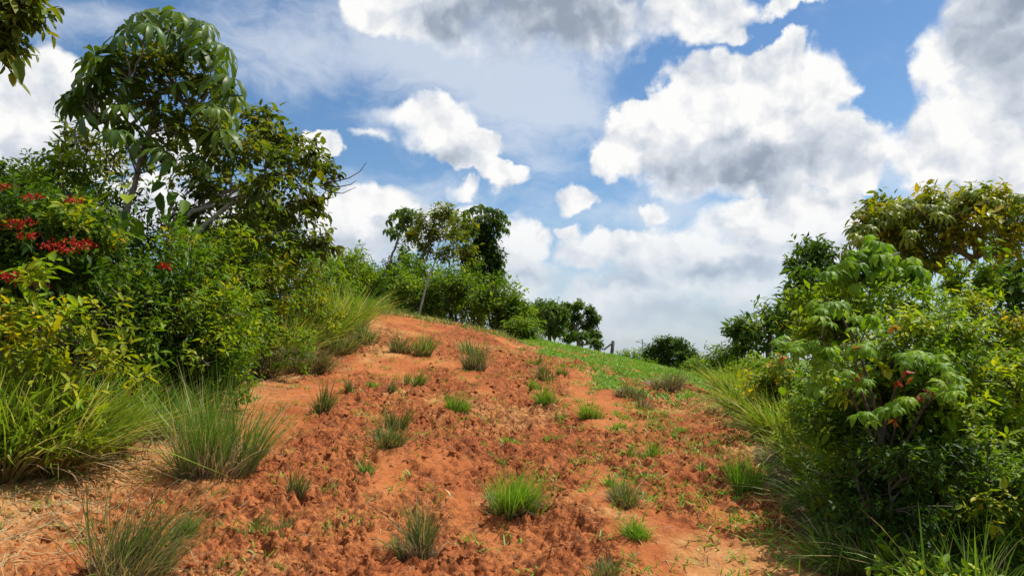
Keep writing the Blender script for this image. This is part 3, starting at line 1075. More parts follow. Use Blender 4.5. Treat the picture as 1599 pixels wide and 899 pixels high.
shrub('sapling', 'bright green sapling crown against the cloud at far left', 'sapling', 105, 262, 42, 34, 10.8, 'bright', .10, 12, 8, 7, stems=3)

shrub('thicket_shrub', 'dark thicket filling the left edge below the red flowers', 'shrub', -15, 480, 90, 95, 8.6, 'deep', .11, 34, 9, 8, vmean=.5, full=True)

# the umbrella-leaved tree
cec_trunk = [(196, 330), (212, 280), (232, 210), (248, 140), (256, 85)]
r, TP = tree('umbrella_leaf_tree', 'tall tree with huge drooping palmate leaves on the left bank', 'tree', cec_trunk, 11.0,
             [(205, 150, 45, 32), (265, 110, 50, 40), (310, 140, 38, 38), (240, 190, 55, 35), (300, 205, 40, 28), (215, 105, 34, 26), (255, 235, 50, 22), (340, 185, 24, 24)],
             'olive', .095, 6, 7, 8, .5, 'grey', .062, .09, vmean=.38, vspread=.25)
cb = [(221, 21), (248, 27), (275, 20), (289, 34), (320, 38), (325, 58), (350, 74), (200, 44), (190, 58), (149, 86), (180, 84), (134, 120), (162, 120), (124, 150), (153, 148), (137, 183),
      (172, 186), (308, 78), (336, 96), (359, 122), (365, 150), (358, 180), (296, 174), (335, 168), (242, 64), (266, 50), (296, 204), (336, 222), (314, 250), (260, 240), (206, 198), (230, 218),
      (170, 100), (232, 40), (300, 58), (345, 205), (200, 130), (280, 130), (320, 130), (190, 165), (250, 175), (270, 90), (225, 85), (120, 152), (110, 158), (145, 100), (355, 95), (182, 205), (345, 130)]
cpts = [np.array(at(a, b, 11 + rng.normal(0, .6))) for a, b in cb]
hub = np.concatenate([TP, np.array([TP[-1] + np.array([dx, dy, -.35 + rng.uniform(-.8, .2)]) for dx, dy in [(-.55, .1), (.5, -.1), (.75, .2), (-.8, -.2), (.2, .5), (-.2, -.5)]])])
add_tubes('limb', [(bend(TP[-4 + i % 3], h, 5, -.05, .03), np.linspace(.035, .02, 5)) for i, h in enumerate(hub[len(TP):])], BARK['grey'], r, 5)
palm_leaves(r, cpts, hub, 'umbrella', 10, .38, .28, .72, PALM['deep'], 'grey', .50, True, .16, size=(.82, 1.15))

# arching tree with hanging leaves
r, TP = tree('arching_tree', 'tree arching to the right with small hanging leaves and bare twig tips', 'tree', [(265, 420), (300, 340), (350, 300), (410, 275), (470, 268)], 12.0,
             [(412, 190, 20, 22), (405, 222, 26, 18), (445, 225, 30, 16), (375, 240, 45, 35), (335, 235, 40, 40), (455, 262, 40, 26), (495, 262, 24, 26), (440, 300, 52, 34), (478, 325, 34, 24),
              (395, 300, 50, 38), (345, 300, 48, 46), (308, 285, 42, 42), (425, 350, 46, 22), (493, 376, 16, 8), (330, 360, 70, 36), (390, 345, 46, 28), (300, 330, 44, 36), (455, 390, 24, 12)],
             'olive', .125, 7, 6, 7, .46, 'pale', .06, .07, vmean=.36, vspread=.24, hang=.75)
tips = []
for pts in ([(500, 290), (520, 284), (545, 278), (562, 268), (572, 254)], [(505, 288), (528, 292), (548, 288), (556, 282)], [(508, 286), (518, 276), (524, 264)], [(500, 292), (515, 300), (535, 302), (556, 292)],
            [(506, 287), (526, 279), (533, 262)]):
    P = np.array([at(a, b, 11.9 + .04 * i) for i, (a, b) in enumerate(pts)])
    tips.append((P, np.linspace(.012, .004, len(P))))
add_tubes('bare_twigs', tips, BARK['dark'], r, 4)
add_tubes('limb', [(np.array([at(a, b, 11.5) for a, b in ((285, 385), (320, 352), (360, 318), (400, 300))]), np.array([.045, .04, .033, .02])),
                   (np.array([at(a, b, 11.7) for a, b in ((270, 360), (300, 330), (345, 318), (395, 296))]), np.array([.04, .036, .03, .02]))], BARK['pale'], r, 6)

# big-leaved plants in the thicket
def big_leaf_plant(label, pts, Y, L, mat, ratio=.45):
    c0 = np.array(at(*pts[len(pts) // 2], Y))
    base = np.array([c0[0], c0[1] + .2, gz(c0[0], c0[1] + .2)])
    root = thing('broad_leaf_plant', base, label, 'plant')
    top = c0 + [0, .2, -.05]
    P = bend(base, top, 6, 0, .03)
    add_tubes('stem', [(P, np.linspace(.03, .015, 6))], BARK['brown'], root, 6)
    st = []
    for px, py in pts:
        p = np.array(at(px, py, Y + rng.normal(0, .2)))
        d = nrm((p - top) * [1, 1, .2] + rng.normal(0, .15, 3) + [0, 0, -.35])[None]
        upv = np.array([[rng.normal(0, .3), -.45, 1.0]])
        nn = nrm(upv - d * (upv * d).sum())
        V, F, A = leaf_arrays(p[None], d, nn, np.array([L * rng.uniform(.75, 1.15)]), np.array([L * ratio]), np.array([rng.random()]), .3, .3)
        mesh_obj('leaf', V - base, F, mat, root, attrs=A)
        st.append((bend(P[3 + int(rng.integers(3))], p, 4, .05), np.linspace(.008, .005, 4)))
    add_tubes('leaf_stalks', st, BARK['brown'], root, 4)['kind'] = 'stuff'
    return root


gen = np.random.default_rng(5)
big_leaf_plant('plant with big dark paddle leaves left of the leaning grey trunk', [(150, 292), (174, 300), (165, 320), (190, 330), (200, 305), (180, 345), (155, 335), (140, 310), (210, 340), (195, 290)], 9.6, .36, FOL['mid'], .5)
big_leaf_plant('large-leaved sapling right of the leaning grey trunk', [(258, 285), (250, 300), (270, 318), (285, 330), (262, 335), (275, 300), (245, 322), (290, 312)], 10.2, .30, FOL['mid'], .5)

# red-flowered shrub
r = shrub('red_flower_shrub', 'dark shrub with clusters of scarlet flowers at the left edge', 'shrub', 62, 398, 120, 95, 8.0, 'deep', .115, 52, 10, 8, vmean=.55, second=('yellow', .10, .16))
red = foliage_mat('scarlet_flower', [(0, (.20, .006, .006)), (.5, (.42, .015, .012)), (1, (.60, .05, .02))], .25, .5, (1, 1, 1))
for (px, py, w) in [(20, 351, 26), (40, 347, 14), (78, 384, 18), (108, 381, 26), (130, 381, 20), (98, 390, 14), (28, 434, 24), (8, 431, 12), (50, 309, 14), (114, 313, 14), (3, 291, 12), (62, 441, 12), (45, 368, 12), (258, 416, 10)]:
    c = np.array(at(px, py, 7.15 + rng.normal(0, .12)))
    k = 46
    P = c + rng.normal(0, 1, (k, 3)) * np.array([w, w * .7, w * .30]) * 7 / FPX * .55
    D = nrm(rng.normal(0, 1, (k, 3)) + [0, 0, .35])
    nn = nrm(np.cross(D, rand_dir(k)))
    V, F, A = leaf_arrays(P, D, nn, rng.uniform(.028, .05, k), rng.uniform(.013, .022, k), rng.random(k), lo=True)
    mesh_obj('flower_cluster', V - np.array(r.location), F, red, r, attrs=A)['kind'] = 'stuff'

shrub('leafy_shrub', 'glossy dark shrub between the red flowers and the tall grass', 'shrub', 190, 480, 120, 95, 8.4, 'deep', .105, 50, 11, 8, vmean=.6, second=('mid', .10, .2), full=True)
shrub('leafy_shrub', 'green shrub with yellow-green tips below the umbrella-leaved tree', 'shrub', 295, 440, 100, 90, 9.4, 'mid', .10, 48, 11, 8, vmean=.5, second=('yellow', .085, .28), full=True)
shrub('leafy_shrub', 'bright mid green shrub standing before the arching tree', 'shrub', 400, 430, 90, 85, 11.5, 'mid', .11, 46, 10, 8, vmean=.62, second=('olive', .11, .25), full=True)
shrub('leafy_shrub', 'low dark green shrub hanging over the left verge grass', 'shrub', 325, 520, 85, 65, 9.0, 'mid', .095, 40, 10, 8, vmean=.45, second=('bright', .08, .15), full=True)
shrub('leafy_shrub', 'yellow-green leafy shrub rising above the tall grass at left', 'shrub', 70, 530, 105, 75, 6.3, 'yellow', .10, 34, 8, 7, vmean=.52, second=('bright', .09, .3), ratio=.36, full=True)
shrub('leafy_shrub', 'olive twiggy shrub between arching tree and hilltop bushes', 'shrub', 455, 440, 55, 48, 15.0, 'olive', .12, 24, 9, 7, vmean=.55)
shrub('leafy_shrub', 'bright green rounded bush on the skyline left of the hilltop trees', 'shrub', 535, 425, 48, 32, 21, 'bright', .15, 26, 9, 7, vmean=.32, bark='brown')
shrub('leafy_shrub', 'mid green bush on the bank behind the light tall grass', 'shrub', 500, 450, 62, 42, 18, 'mid', .14, 28, 9, 7, vmean=.6)
shrub('leafy_shrub', 'small yellow-leaved bush among the tall grass near the crest', 'shrub', 497, 500, 32, 28, 14.5, 'yellow', .09, 16, 8, 7, vmean=.5, stems=3)
shrub('leafy_shrub', 'small bright shrub at the verge corner where the bank turns uphill', 'shrub', 388, 515, 34, 36, 10.8, 'bright', .085, 16, 7, 7, vmean=.35, stems=3)

# tall grass on the bank
def bank_grass(label, px, py, wpx, hpx, Y, n, style='tall', straw=.25, lean=(.10, -.08), width=None, curve=.65):
    c = at(px, py, Y)
    x, y = c.x, c.y
    w, h = wpx * Y / FPX, hpx * Y / FPX
    base = (x, y, gz(x, y))
    root = thing('tall_grass_clump', base, label, 'grass clump')
    def pts(k, s=1.0):
        a = rng.uniform(0, 6.283, k)
        r_ = np.sqrt(rng.random(k)) * w * .5 * s
        bx, by = x + np.cos(a) * r_, y + np.sin(a) * r_ * .8
        return np.stack([bx, by, ground(bx, by)], 1), np.stack([np.cos(a), np.sin(a)], 1)
    B, o_ = pts(n)
    wd = width or (.0065 + .0008 * Y)
    V, F, A = blades(B, h * .80, .5, wd, lean, curve * 1.3, 4, .34, o_, .24)
    mesh_obj('green_blades', loc(V, root), F, GRASS[style], root, attrs=A)
    if straw:
        B, o_ = pts(int(n * straw), 1.05)
        V, F, A = blades(B, h * .42, .9, wd * .7, lean, .9, 4, .3, o_, .2)
        mesh_obj('dead_blades', loc(V, root), F, GRASS['straw'], root, attrs=A)
    return root


bank_grass('tall arching grass clump at the far left picture edge', 0, 700, 90, 190, 6.0, 420, straw=.5, width=.020)
bank_grass('tall arching grass clump in front of the yellow-green shrub', 80, 680, 100, 165, 6.3, 460, straw=.6, width=.020)
bank_grass('tall grass clump with straw skirt at the turn of the left path', 150, 655, 90, 130, 6.9, 380, straw=.8, width=.018)
bank_grass('loose grass clump under the glossy dark shrub', 235, 620, 90, 90, 7.6, 280, 'green', .4, width=.016)
bank_grass('short grass clump in the shade below the verge shrubs', 300, 595, 80, 65, 8.6, 280, 'green', .25, width=.014)
bank_grass('light green tall grass near the crest of the left bank', 535, 535, 60, 80, 17, 700, 'tall', .2, (.1, -.1))
bank_grass('light green tall grass left of the crest, half hidden by the small yellow bush', 495, 550, 70, 75, 15.5, 650, 'tall', .2, (.1, -.1))
bank_grass('yellowish tall grass on the bank beside the bright verge shrub', 440, 560, 70, 80, 13.5, 600, 'tall', .25, (.1, -.1))
bank_grass('low mixed grass at the foot of the bank below the bright verge shrub', 400, 590, 60, 45, 11.8, 420, 'olive', .4)
bank_grass('short crest grass right of the light tall grass', 585, 497, 45, 28, 21, 350, 'green', .2, (.1, -.1))
bank_grass('dry grass tussock on the upper left verge', 480, 592, 60, 50, 12.6, 420, 'dull', .6, (.1, -.05))
bank_grass('olive grass tussock where the bank meets the red clay', 530, 566, 45, 38, 14.6, 350, 'olive', .4, (.1, -.05))
# ---------------------------------------------------------------- hilltop
YM = 32.0
r, TP = tree('slender_umbrella_tree', 'slender leaning tree with a tuft of palmate leaves on the hilltop', 'tree', [(603, 440), (612, 400), (623, 368), (630, 348)], YM + 1,
             [(632, 345, 16, 12), (640, 352, 14, 10)], 'far', .16, 4, 5, 6, .5, 'grey', .085, .01, vmean=.5)
pts = [(606, 345), (614, 336), (624, 330), (636, 326), (648, 330), (655, 342), (612, 356), (622, 350), (640, 340), (650, 356), (632, 358), (604, 358), (643, 366), (628, 342), (618, 364), (656, 352)]
palm_leaves(r, [np.array(at(a, b, YM + 1 + rng.normal(0, .4))) for a, b in pts], TP, 'hill', 9, .36, .4, 1.0, PALM['far'], 'grey', .5)

tree('airy_tree', 'airy tree with thin leaning pale trunk between two hilltop trees', 'tree', [(653, 500), (668, 440), (681, 400), (690, 360)], 24.6,
     [(690, 345, 26, 14), (662, 352, 18, 12), (716, 352, 16, 12), (650, 372, 14, 10), (678, 370, 18, 10), (708, 372, 18, 10), (722, 392, 12, 12), (690, 334, 16, 8), (666, 392, 10, 8), (696, 398, 10, 14), (728, 368, 10, 10)],
     'olive', .15, 6, 6, 7, .48, 'pale', .036, .04, vmean=.45, lo=True, hang=.5)

# vine-clad column
col = [(752, 432, 20, 16), (754, 412, 19, 16), (756, 392, 18, 16), (757, 374, 18, 14), (758, 356, 22, 14), (738, 415, 12, 18), (738, 396, 10, 14), (770, 425, 10, 16), (742, 440, 18, 10), (772, 405, 8, 14)]
r, TP = tree('vine_clad_tree', 'dark column of a tree wrapped in vines on the hilltop', 'tree', [(752, 455), (755, 410), (757, 370), (758, 340)], YM + .5, col, 'vine', .17, 8, 9, 7, .6, 'brown', .16, .015, vmean=.5, lo=True, hang=.6)
pts = [(728, 330), (738, 324), (750, 322), (764, 324), (776, 328), (786, 334), (794, 344), (730, 342), (744, 338), (758, 336), (772, 340), (784, 350), (790, 356), (736, 352), (750, 350), (766, 352), (778, 362), (732, 362), (726, 348), (760, 326), (770, 374), (780, 346)]
palm_leaves(r, [np.array(at(a, b, YM + .5 + rng.normal(0, .5))) for a, b in pts], TP, 'hill', 9, .36, .4, 1.0, PALM['far'], 'grey', .5)

M = [(650, 428, 34, 26, 31, 'mid', 'large-leaved bush beneath the airy hilltop tree', .2), (596, 456, 40, 32, 28, 'mid', 'broad bush on the crest under the slender leaning tree', .17),
     (560, 452, 46, 30, 25, 'mid', 'crest bush right of the bright rounded skyline bush', .16),
     (660, 462, 46, 32, 27.5, 'mid', 'dense bush at the foot of the pale leaning trunk', .17), (712, 462, 40, 40, 27, 'mid', 'dense green bush in front of the vine column', .17),
     (772, 470, 34, 40, 26.5, 'mid', 'leafy bush to the right of the vine column foot', .17), (803, 500, 30, 32, 26, 'mid', 'tall leafy bush at the right end of the crest hedge', .16),
     (815, 530, 14, 18, 23.5, 'mid', 'small bush touching the clay at the right end of the crest hedge', .13),
     (830, 490, 26, 24, 38, 'far', 'dark round bush behind the right end of the crest hedge', .2), (740, 440, 34, 18, 31, 'mid', 'bush wrapped around the base of the vine column', .18),
     (606, 432, 14, 14, 30, 'dusk', 'dusky half-bare bush beside the slender leaning trunk', .14), (640, 405, 26, 16, 33, 'far', 'dark leafy crown behind the airy tree', .22),
     (690, 425, 28, 16, 33, 'far', 'dark bush filling the gap between airy tree and vine column', .2)]
for px, py, hw, hh, Y, f, lab, lf in M:
    shrub('hilltop_bush', lab, 'bush', px, py, hw, hh, Y, f, lf, 30, 10, 7, .5, lo=True, vmean=.52 if f == 'mid' else .45, cl=.26, full=True, tw=.42)
# bare wiry twigs
c = at(590, 440, 27)
r = thing('bare_twig_bush', (c.x, c.y, gz(c.x, c.y)), 'leafless wiry twigs poking above the crest bushes', 'dead bush')
tw = []
for pts in ([(590, 445), (575, 415), (560, 402), (545, 396)], [(592, 445), (580, 420), (570, 408), (548, 405)], [(590, 445), (585, 415), (578, 398), (566, 392)], [(594, 445), (600, 420), (596, 405)], [(590, 440), (570, 412), (562, 396)]):
    P = np.array([at(a, b, 27) for a, b in pts])
    P[0, 2] = gz(P[0, 0], P[0, 1])
    tw.append((P, np.linspace(.02, .006, len(P))))
add_tubes('branches', tw, BARK['dark'], r, 4)

# ---------------------------------------------------------------- far side of the hill
tree('far_round_tree', 'dark rounded tree beyond the crest left of the spreading tree', 'tree', [(858, 560), (858, 510), (860, 490)], 58,
     [(850, 490, 14, 14), (864, 485, 16, 12), (872, 500, 14, 16), (852, 512, 18, 14), (842, 500, 10, 14), (868, 518, 14, 10), (835, 488, 10, 12)], 'far', .26, 9, 9, 9, .5, 'brown', .25, .03, lo=True, vmean=.46, cl=.36)
tree('spreading_tree', 'wide spreading tree with layered branches beyond the crest', 'tree', [(905, 560), (903, 530), (897, 508), (890, 495)], 62,
     [(890, 482, 16, 7), (905, 480, 14, 6), (918, 488, 12, 6), (926, 500, 9, 6), (880, 492, 12, 8), (900, 498, 14, 6), (915, 512, 16, 7), (925, 524, 12, 7), (893, 515, 16, 8), (880, 510, 10, 10), (905, 528, 18, 8), (930, 537, 9, 6), (888, 530, 12, 8)],
     'far', .24, 7, 8, 9, .5, 'grey', .28, .03, lo=True, vmean=.46, tw=.36, cl=.34)
tree('domed_tree', 'dark domed tree standing alone on the skyline right of the post', 'tree', [(1045, 590), (1045, 560), (1045, 545)], 85,
     [(1045, 540, 20, 10), (1022, 550, 16, 10), (1068, 550, 16, 10), (1045, 555, 24, 12), (1015, 560, 10, 8), (1078, 560, 10, 9), (1035, 538, 14, 8), (1058, 540, 14, 8), (1030, 566, 16, 8), (1062, 568, 18, 8)],
     'far', .32, 10, 10, 8, .5, 'brown', .3, .02, lo=True, vmean=.42, vspread=.16, tw=.6)
shrub('pale_bush', 'pale feathery bush on the skyline between post and domed tree', 'bush', 985, 558, 18, 14, 40, 'bright', .16, 16, 7, 6, .35, lo=True, vmean=.4, stems=4)
shrub('pale_bush', 'low bright bush at the foot of the domed tree', 'bush', 1010, 575, 22, 10, 32, 'mid', .14, 16, 7, 6, .4, lo=True, vmean=.6)

# leaning gate post with its brace
wood, N = material('weathered_wood')
tc = N.n('ShaderNodeTexCoord').outputs['Object']
p = N.n('ShaderNodeBsdfPrincipled')
N.put(p.inputs['Base Color'], N.ramp(N.noise(N.v('MULTIPLY', tc, (30, 30, 3)), 1.5, 5, .6), [(.3, (.045, .04, .035)), (.7, (.13, .115, .10))]))
p.inputs['Roughness'].default_value = .9
finish(N, p.outputs[0])
a, b = at(953, 560, 30.5), at(957.5, 532, 30.5)
a.z = gz(a.x, a.y)
r = thing('fence_post', a, 'dark leaning corner post with slanting brace on the skyline', 'post')
add_tubes('post', [(np.array([np.array(a) - [0, 0, .2], np.array(a), (np.array(a) + np.array(b)) / 2 + [.01, 0, 0], np.array(b), np.array(b) + [.002, 0, .005]]), np.array([.075, .075, .07, .065, .01]))], wood, r, 8)
add_tubes('brace', [(np.array([at(955.5, 536, 30.4), at(949, 541, 30.3), at(943, 545.5, 30.2)]), np.array([.035, .038, .04]))], wood, r, 7)

# far power pole
a = at(1004, 575, 130)
metal, N = material('galvanised_steel')
p = N.n('ShaderNodeBsdfPrincipled')
N.put(p.inputs['Base Color'], N.ramp(N.noise(N.n('ShaderNodeTexCoord').outputs['Object'], 3), [(.3, (.30, .32, .34)), (.7, (.42, .44, .46))]))
p.inputs['Roughness'].default_value = .6
finish(N, p.outputs[0])
g = gz(a.x, a.y)
r = thing('power_pole', (a.x, a.y, g), 'faint far power pole with crossarm left of the domed tree', 'power pole')
top = at(1004, 530, 130)
add_tubes('pole', [(np.array([(a.x, a.y, g), (a.x, a.y, top.z)]), np.array([.16, .10]))], metal, r, 8)
l, q = at(992, 533, 130), at(1016, 537, 130)
add_tubes('crossarm', [(np.array([l, q]), np.array([.07, .07]))], metal, r, 6)
add_tubes('stay', [(np.array([at(993, 533, 130), at(1001, 530.5, 130), at(1003.5, 529.5, 130)]), np.array([.04, .04, .04]))], metal, r, 5)
# ---------------------------------------------------------------- right side
shrub('verge_bush', 'low green bush on the skyline right of the domed tree', 'bush', 1092, 575, 32, 18, 28, 'mid', .14, 24, 8, 7, .45, lo=True, vmean=.55, full=True)
shrub('verge_bush', 'rounded bush at the upper end of the right verge', 'bush', 1140, 572, 46, 30, 22, 'mid', .14, 30, 8, 7, .45, lo=True, vmean=.5, full=True)
tree('dark_tree', 'dark bushy tree behind the right verge bushes', 'tree', [(1200, 600), (1200, 550), (1205, 510)], 21,
     [(1205, 495, 24, 18), (1185, 515, 24, 18), (1225, 510, 24, 20), (1165, 535, 16, 14), (1205, 535, 34, 18), (1160, 518, 8, 8), (1235, 485, 18, 18), (1250, 510, 20, 24)], 'far', .17, 8, 8, 7, .45, 'brown', .12, .05, lo=True, vmean=.55)
tree('dark_tree', 'darker tall tree peeping out left of the bright palmate sapling', 'tree', [(1275, 560), (1272, 480), (1270, 430)], 19,
     [(1265, 408, 22, 14), (1285, 402, 22, 14), (1250, 425, 14, 10), (1280, 430, 26, 16), (1255, 450, 14, 14), (1290, 460, 30, 22), (1265, 480, 24, 20)], 'deep', .17, 7, 7, 7, .45, 'brown', .11, .05, lo=True, vmean=.45)
tree('dark_tree', 'dark tree at the right picture edge behind the yellowish bush', 'tree', [(1590, 620), (1588, 540), (1590, 480)], 15,
     [(1575, 420, 28, 16), (1595, 450, 30, 24), (1570, 465, 24, 22), (1600, 490, 36, 30), (1580, 520, 24, 20), (1610, 540, 40, 40)], 'deep', .15, 7, 7, 7, .45, 'brown', .1, .05, lo=True, vmean=.4)

# tall golden tree
r, TP = tree('golden_tree', 'tall golden-green tree with layered crown at upper right', 'tree', [(1462, 600), (1478, 500), (1500, 440), (1530, 390), (1548, 345)], 11,
             [(1360, 352, 28, 12), (1400, 345, 34, 16), (1440, 345, 40, 22), (1490, 345, 44, 24), (1540, 350, 44, 28), (1585, 350, 36, 34), (1430, 375, 40, 20), (1470, 390, 40, 24), (1520, 380, 40, 22), (1580, 390, 34, 20), (1420, 400, 26, 14), (1455, 412, 30, 16), (1385, 380, 30, 16), (1380, 335, 26, 12), (1460, 318, 34, 12), (1540, 312, 40, 14)],
             'gold', .105, 7, 7, 7, .42, 'grey', .07, .06, vmean=.5, vspread=.24, hang=.6)
lim = []
for pts in ([(1500, 440), (1450, 415), (1420, 370), (1400, 345)], [(1520, 405), (1480, 380), (1455, 345), (1430, 325)], [(1530, 390), (1515, 350), (1500, 320)], [(1478, 500), (1540, 440), (1575, 390), (1590, 340)],
            [(1450, 415), (1400, 390), (1365, 355), (1345, 345)]):
    P = np.array([at(a, b, 11 + .15 * i * (-1) ** len(lim)) for i, (a, b) in enumerate(pts)])
    lim.append((P, np.linspace(.045, .015, len(P))))
for L in lim:
    add_tubes('limb', [L], BARK['grey'], r, 6)
hub = np.concatenate([TP[len(TP) // 2:]] + [np.array([np.interp(np.linspace(0, 3, 10), range(4 if len(L[0]) == 4 else 3), L[0][:, k]) for k in range(3)]).T for L in lim])
# crown leaves along the upper outline and through the top layer
top = [(1335, 350), (1350, 345), (1365, 338), (1385, 330), (1405, 318), (1420, 312), (1440, 304), (1455, 302), (1470, 303), (1490, 308), (1505, 300), (1520, 296), (1535, 294), (1550, 297), (1570, 294), (1590, 300), (1605, 308)]
pl = []
for k in range(210):
    a, b = top[int(rng.integers(len(top)))]
    pl.append(np.array(at(a + rng.normal(0, 8), b + abs(rng.normal(0, 1)) * 26 + 3, 11 + rng.normal(0, .55))))
for a, b in top:
    pl.append(np.array(at(a, b + 3, 11 + rng.normal(0, .3))))
palm_leaves(r, pl, hub, 'golden', 8, .15, .30, .8, PALM['gold'], 'grey', .5, True, .2)

# bright palmate sapling
tr = [(1420, 620), (1405, 540), (1390, 470), (1375, 420), (1362, 392)]
P = np.array([at(a, b, 7.2) for a, b in tr])
P[0, 2] = gz(P[0, 0], P[0, 1])
r = thing('palmate_sapling', P[0], 'bright green sapling with hanging palmate leaves before the golden tree', 'sapling')
add_tubes('trunk', [(P, np.linspace(.035, .014, 5))], BARK['grey'], r, 7)
br = [P]
for pts in ([(1390, 470), (1360, 440), (1335, 412)], [(1390, 470), (1415, 440), (1432, 425)], [(1380, 435), (1350, 410), (1325, 405)], [(1375, 420), (1390, 400), (1405, 395)]):
    Q = np.array([at(a, b, 7.2 + rng.normal(0, .12)) for a, b in pts])
    add_tubes('limb', [(Q, np.linspace(.016, .008, 3))], BARK['grey'], r, 5)
    br.append(Q)
pl = []
for (cx, cy_, sx, sy, n) in [(1335, 405, 18, 16, 15), (1362, 398, 22, 18, 18), (1395, 408, 18, 16, 12), (1432, 425, 16, 14, 12), (1345, 430, 24, 14, 14), (1385, 432, 20, 12, 10), (1440, 445, 12, 8, 6), (1318, 420, 12, 16, 8), (1300, 432, 12, 10, 6)]:
    for k in range(n):
        pl.append(np.array(at(cx + rng.normal(0, sx * .6), cy_ + rng.normal(0, sy * .6), 7.2 + rng.normal(0, .22))))
palm_leaves(r, pl, np.concatenate(br), 'sapling', 8, .13, .46, .95, PALM['bright'], 'brown', .55, True, .25)

# near bush: body, then palmate sprays
shrub('near_bush', 'large dark leafy bush filling the right foreground', 'bush', 1420, 640, 155, 165, 5.7, 'mid', .062, 90, 13, 9, .45, vmean=.50, vspread=.26, cl=.22, second=('bright', .06, .45), stems=7, full=True)
shrub('near_bush', 'dark undergrowth bush below the large right bush', 'bush', 1400, 780, 120, 90, 5.0, 'deep', .06, 40, 10, 8, .45, vmean=.35, cl=.25, full=True)
shrub('near_bush', 'yellowish small-leaved bush at the right picture edge', 'bush', 1560, 590, 95, 140, 6.4, 'yellow', .062, 70, 12, 9, .42, vmean=.40, vspread=.26, cl=.22, second=('bright', .06, .35), full=True)
shrub('near_bush', 'olive green bush in the lower right corner', 'bush', 1560, 770, 95, 110, 4.9, 'mid', .055, 46, 11, 8, .42, vmean=.5, cl=.24, second=('yellow', .05, .15), full=True)
shrub('near_bush', 'sprawling sunlit top of bush under the golden tree', 'bush', 1440, 498, 110, 46, 6.6, 'bright', .065, 26, 8, 8, .42, vmean=.42, cl=.24)
shrub('near_bush', 'bright yellow-green bush left of the large right bush', 'bush', 1300, 500, 60, 50, 7.6, 'yellow', .075, 28, 8, 8, .44, vmean=.42, second=('bright', .08, .4))
shrub('upright_shoot', 'upright leafy shoot rising bright before the golden tree', 'shoot', 1536, 445, 15, 55, 8.0, 'bright', .06, 22, 6, 7, .4, vmean=.55, stems=2, deep=.3)
shrub('upright_shoot', 'second leafy shoot just left of the tallest shoot', 'shoot', 1488, 452, 20, 36, 8.2, 'bright', .06, 16, 6, 7, .4, vmean=.5, stems=2, deep=.3)
c = at(1390, 800, 5.3)
r = thing('palmate_bush', (c.x, c.y, gz(c.x, c.y)), 'bush with tiers of lime green palmate leaves in the right foreground', 'bush')
stm = []
for pts in ([(1390, 800), (1380, 700), (1340, 600), (1280, 550)], [(1390, 800), (1400, 720), (1440, 640), (1475, 600)], [(1390, 800), (1385, 720), (1400, 660), (1405, 640)], [(1390, 800), (1375, 690), (1400, 600), (1430, 560)],
            [(1390, 800), (1370, 700), (1330, 620), (1340, 545)], [(1390, 800), (1370, 650), (1345, 560), (1310, 485)]):
    Q = np.array([at(a, b, 5.3 - .12 * i) for i, (a, b) in enumerate(pts)])
    Q[0, 2] = gz(Q[0, 0], Q[0, 1])
    stm.append(Q)
    add_tubes('stem', [(Q, np.linspace(.016, .006, 4))], BARK['brown'], r, 6)
pl = []
for (cx, cy_, sx, sy, n) in [(1245, 540, 22, 12, 9), (1275, 540, 26, 14, 11), (1300, 560, 20, 14, 7), (1335, 540, 26, 14, 10), (1430, 562, 24, 12, 9), (1490, 592, 22, 14, 9), (1470, 612, 24, 12, 8), (1400, 632, 30, 12, 10), (1425, 628, 20, 10, 5),
                             (1310, 482, 28, 16, 9), (1350, 500, 26, 14, 7), (1290, 600, 24, 14, 6), (1345, 590, 24, 14, 6), (1365, 650, 24, 10, 5)]:
    for k in range(n):
        pl.append(np.array(at(cx + rng.normal(0, sx * .6), cy_ + rng.normal(0, sy * .55), 4.75 + rng.normal(0, .16))))
palm_leaves(r, pl, np.concatenate(stm), 'lime', 8, .072, .44, .6, PALM['bright'], 'brown', .45, True, .22)
orange = solid_leaf('orange_leaf', (.55, .19, .02))
rust = solid_leaf('rust_leaf', (.34, .06, .015))
for (px, py, m) in [(1425, 590, orange), (1397, 655, orange), (1222, 556, orange), (1400, 594, rust), (1454, 611, rust), (1335, 540, orange), (1414, 578, rust), (1395, 508, orange), (1340, 583, rust), (1434, 616, rust)]:
    c = np.array(at(px, py, 4.6))
    k = 3
    D = nrm(rng.normal(0, .6, (k, 3)) + [0, 0, -.8])
    V, F, A = leaf_arrays(np.repeat(c[None], k, 0), D, nrm(np.cross(D, rand_dir(k))), rng.uniform(.04, .06, k), rng.uniform(.022, .032, k), rng.random(k), .3, .25)
    mesh_obj('withered_leaf', loc(V, r), F, m, r, attrs=A)

# shrubs and grass along the right verge
shrub('verge_bush', 'mid green bush on the right verge behind the tall grass', 'bush', 1225, 600, 60, 42, 10.5, 'mid', .085, 32, 9, 8, .42, vmean=.62, second=('yellow', .075, .3), full=True)
shrub('verge_bush', 'light green bush below the dark tree on the right verge', 'bush', 1190, 590, 55, 34, 15, 'mid', .11, 28, 8, 8, .42, vmean=.68, second=('bright', .1, .3), full=True)
shrub('verge_bush', 'shaded bush between verge grass and large right bush', 'bush', 1295, 650, 60, 55, 8.0, 'mid', .075, 30, 9, 8, .42, vmean=.5, second=('yellow', .065, .25), full=True)
bank_grass('tall green grass at the top of the right verge', 1145, 640, 50, 60, 14, 420, 'tall', .15, (-.2, -.15))
bank_grass('tall green grass on the right verge beside the narrow track', 1175, 665, 70, 75, 11.3, 600, 'tall', .15, (-.2, -.2))
bank_grass('arching green grass clump above the straw tussock on the right', 1225, 690, 70, 85, 9.4, 600, 'tall', .2, (-.25, -.2))
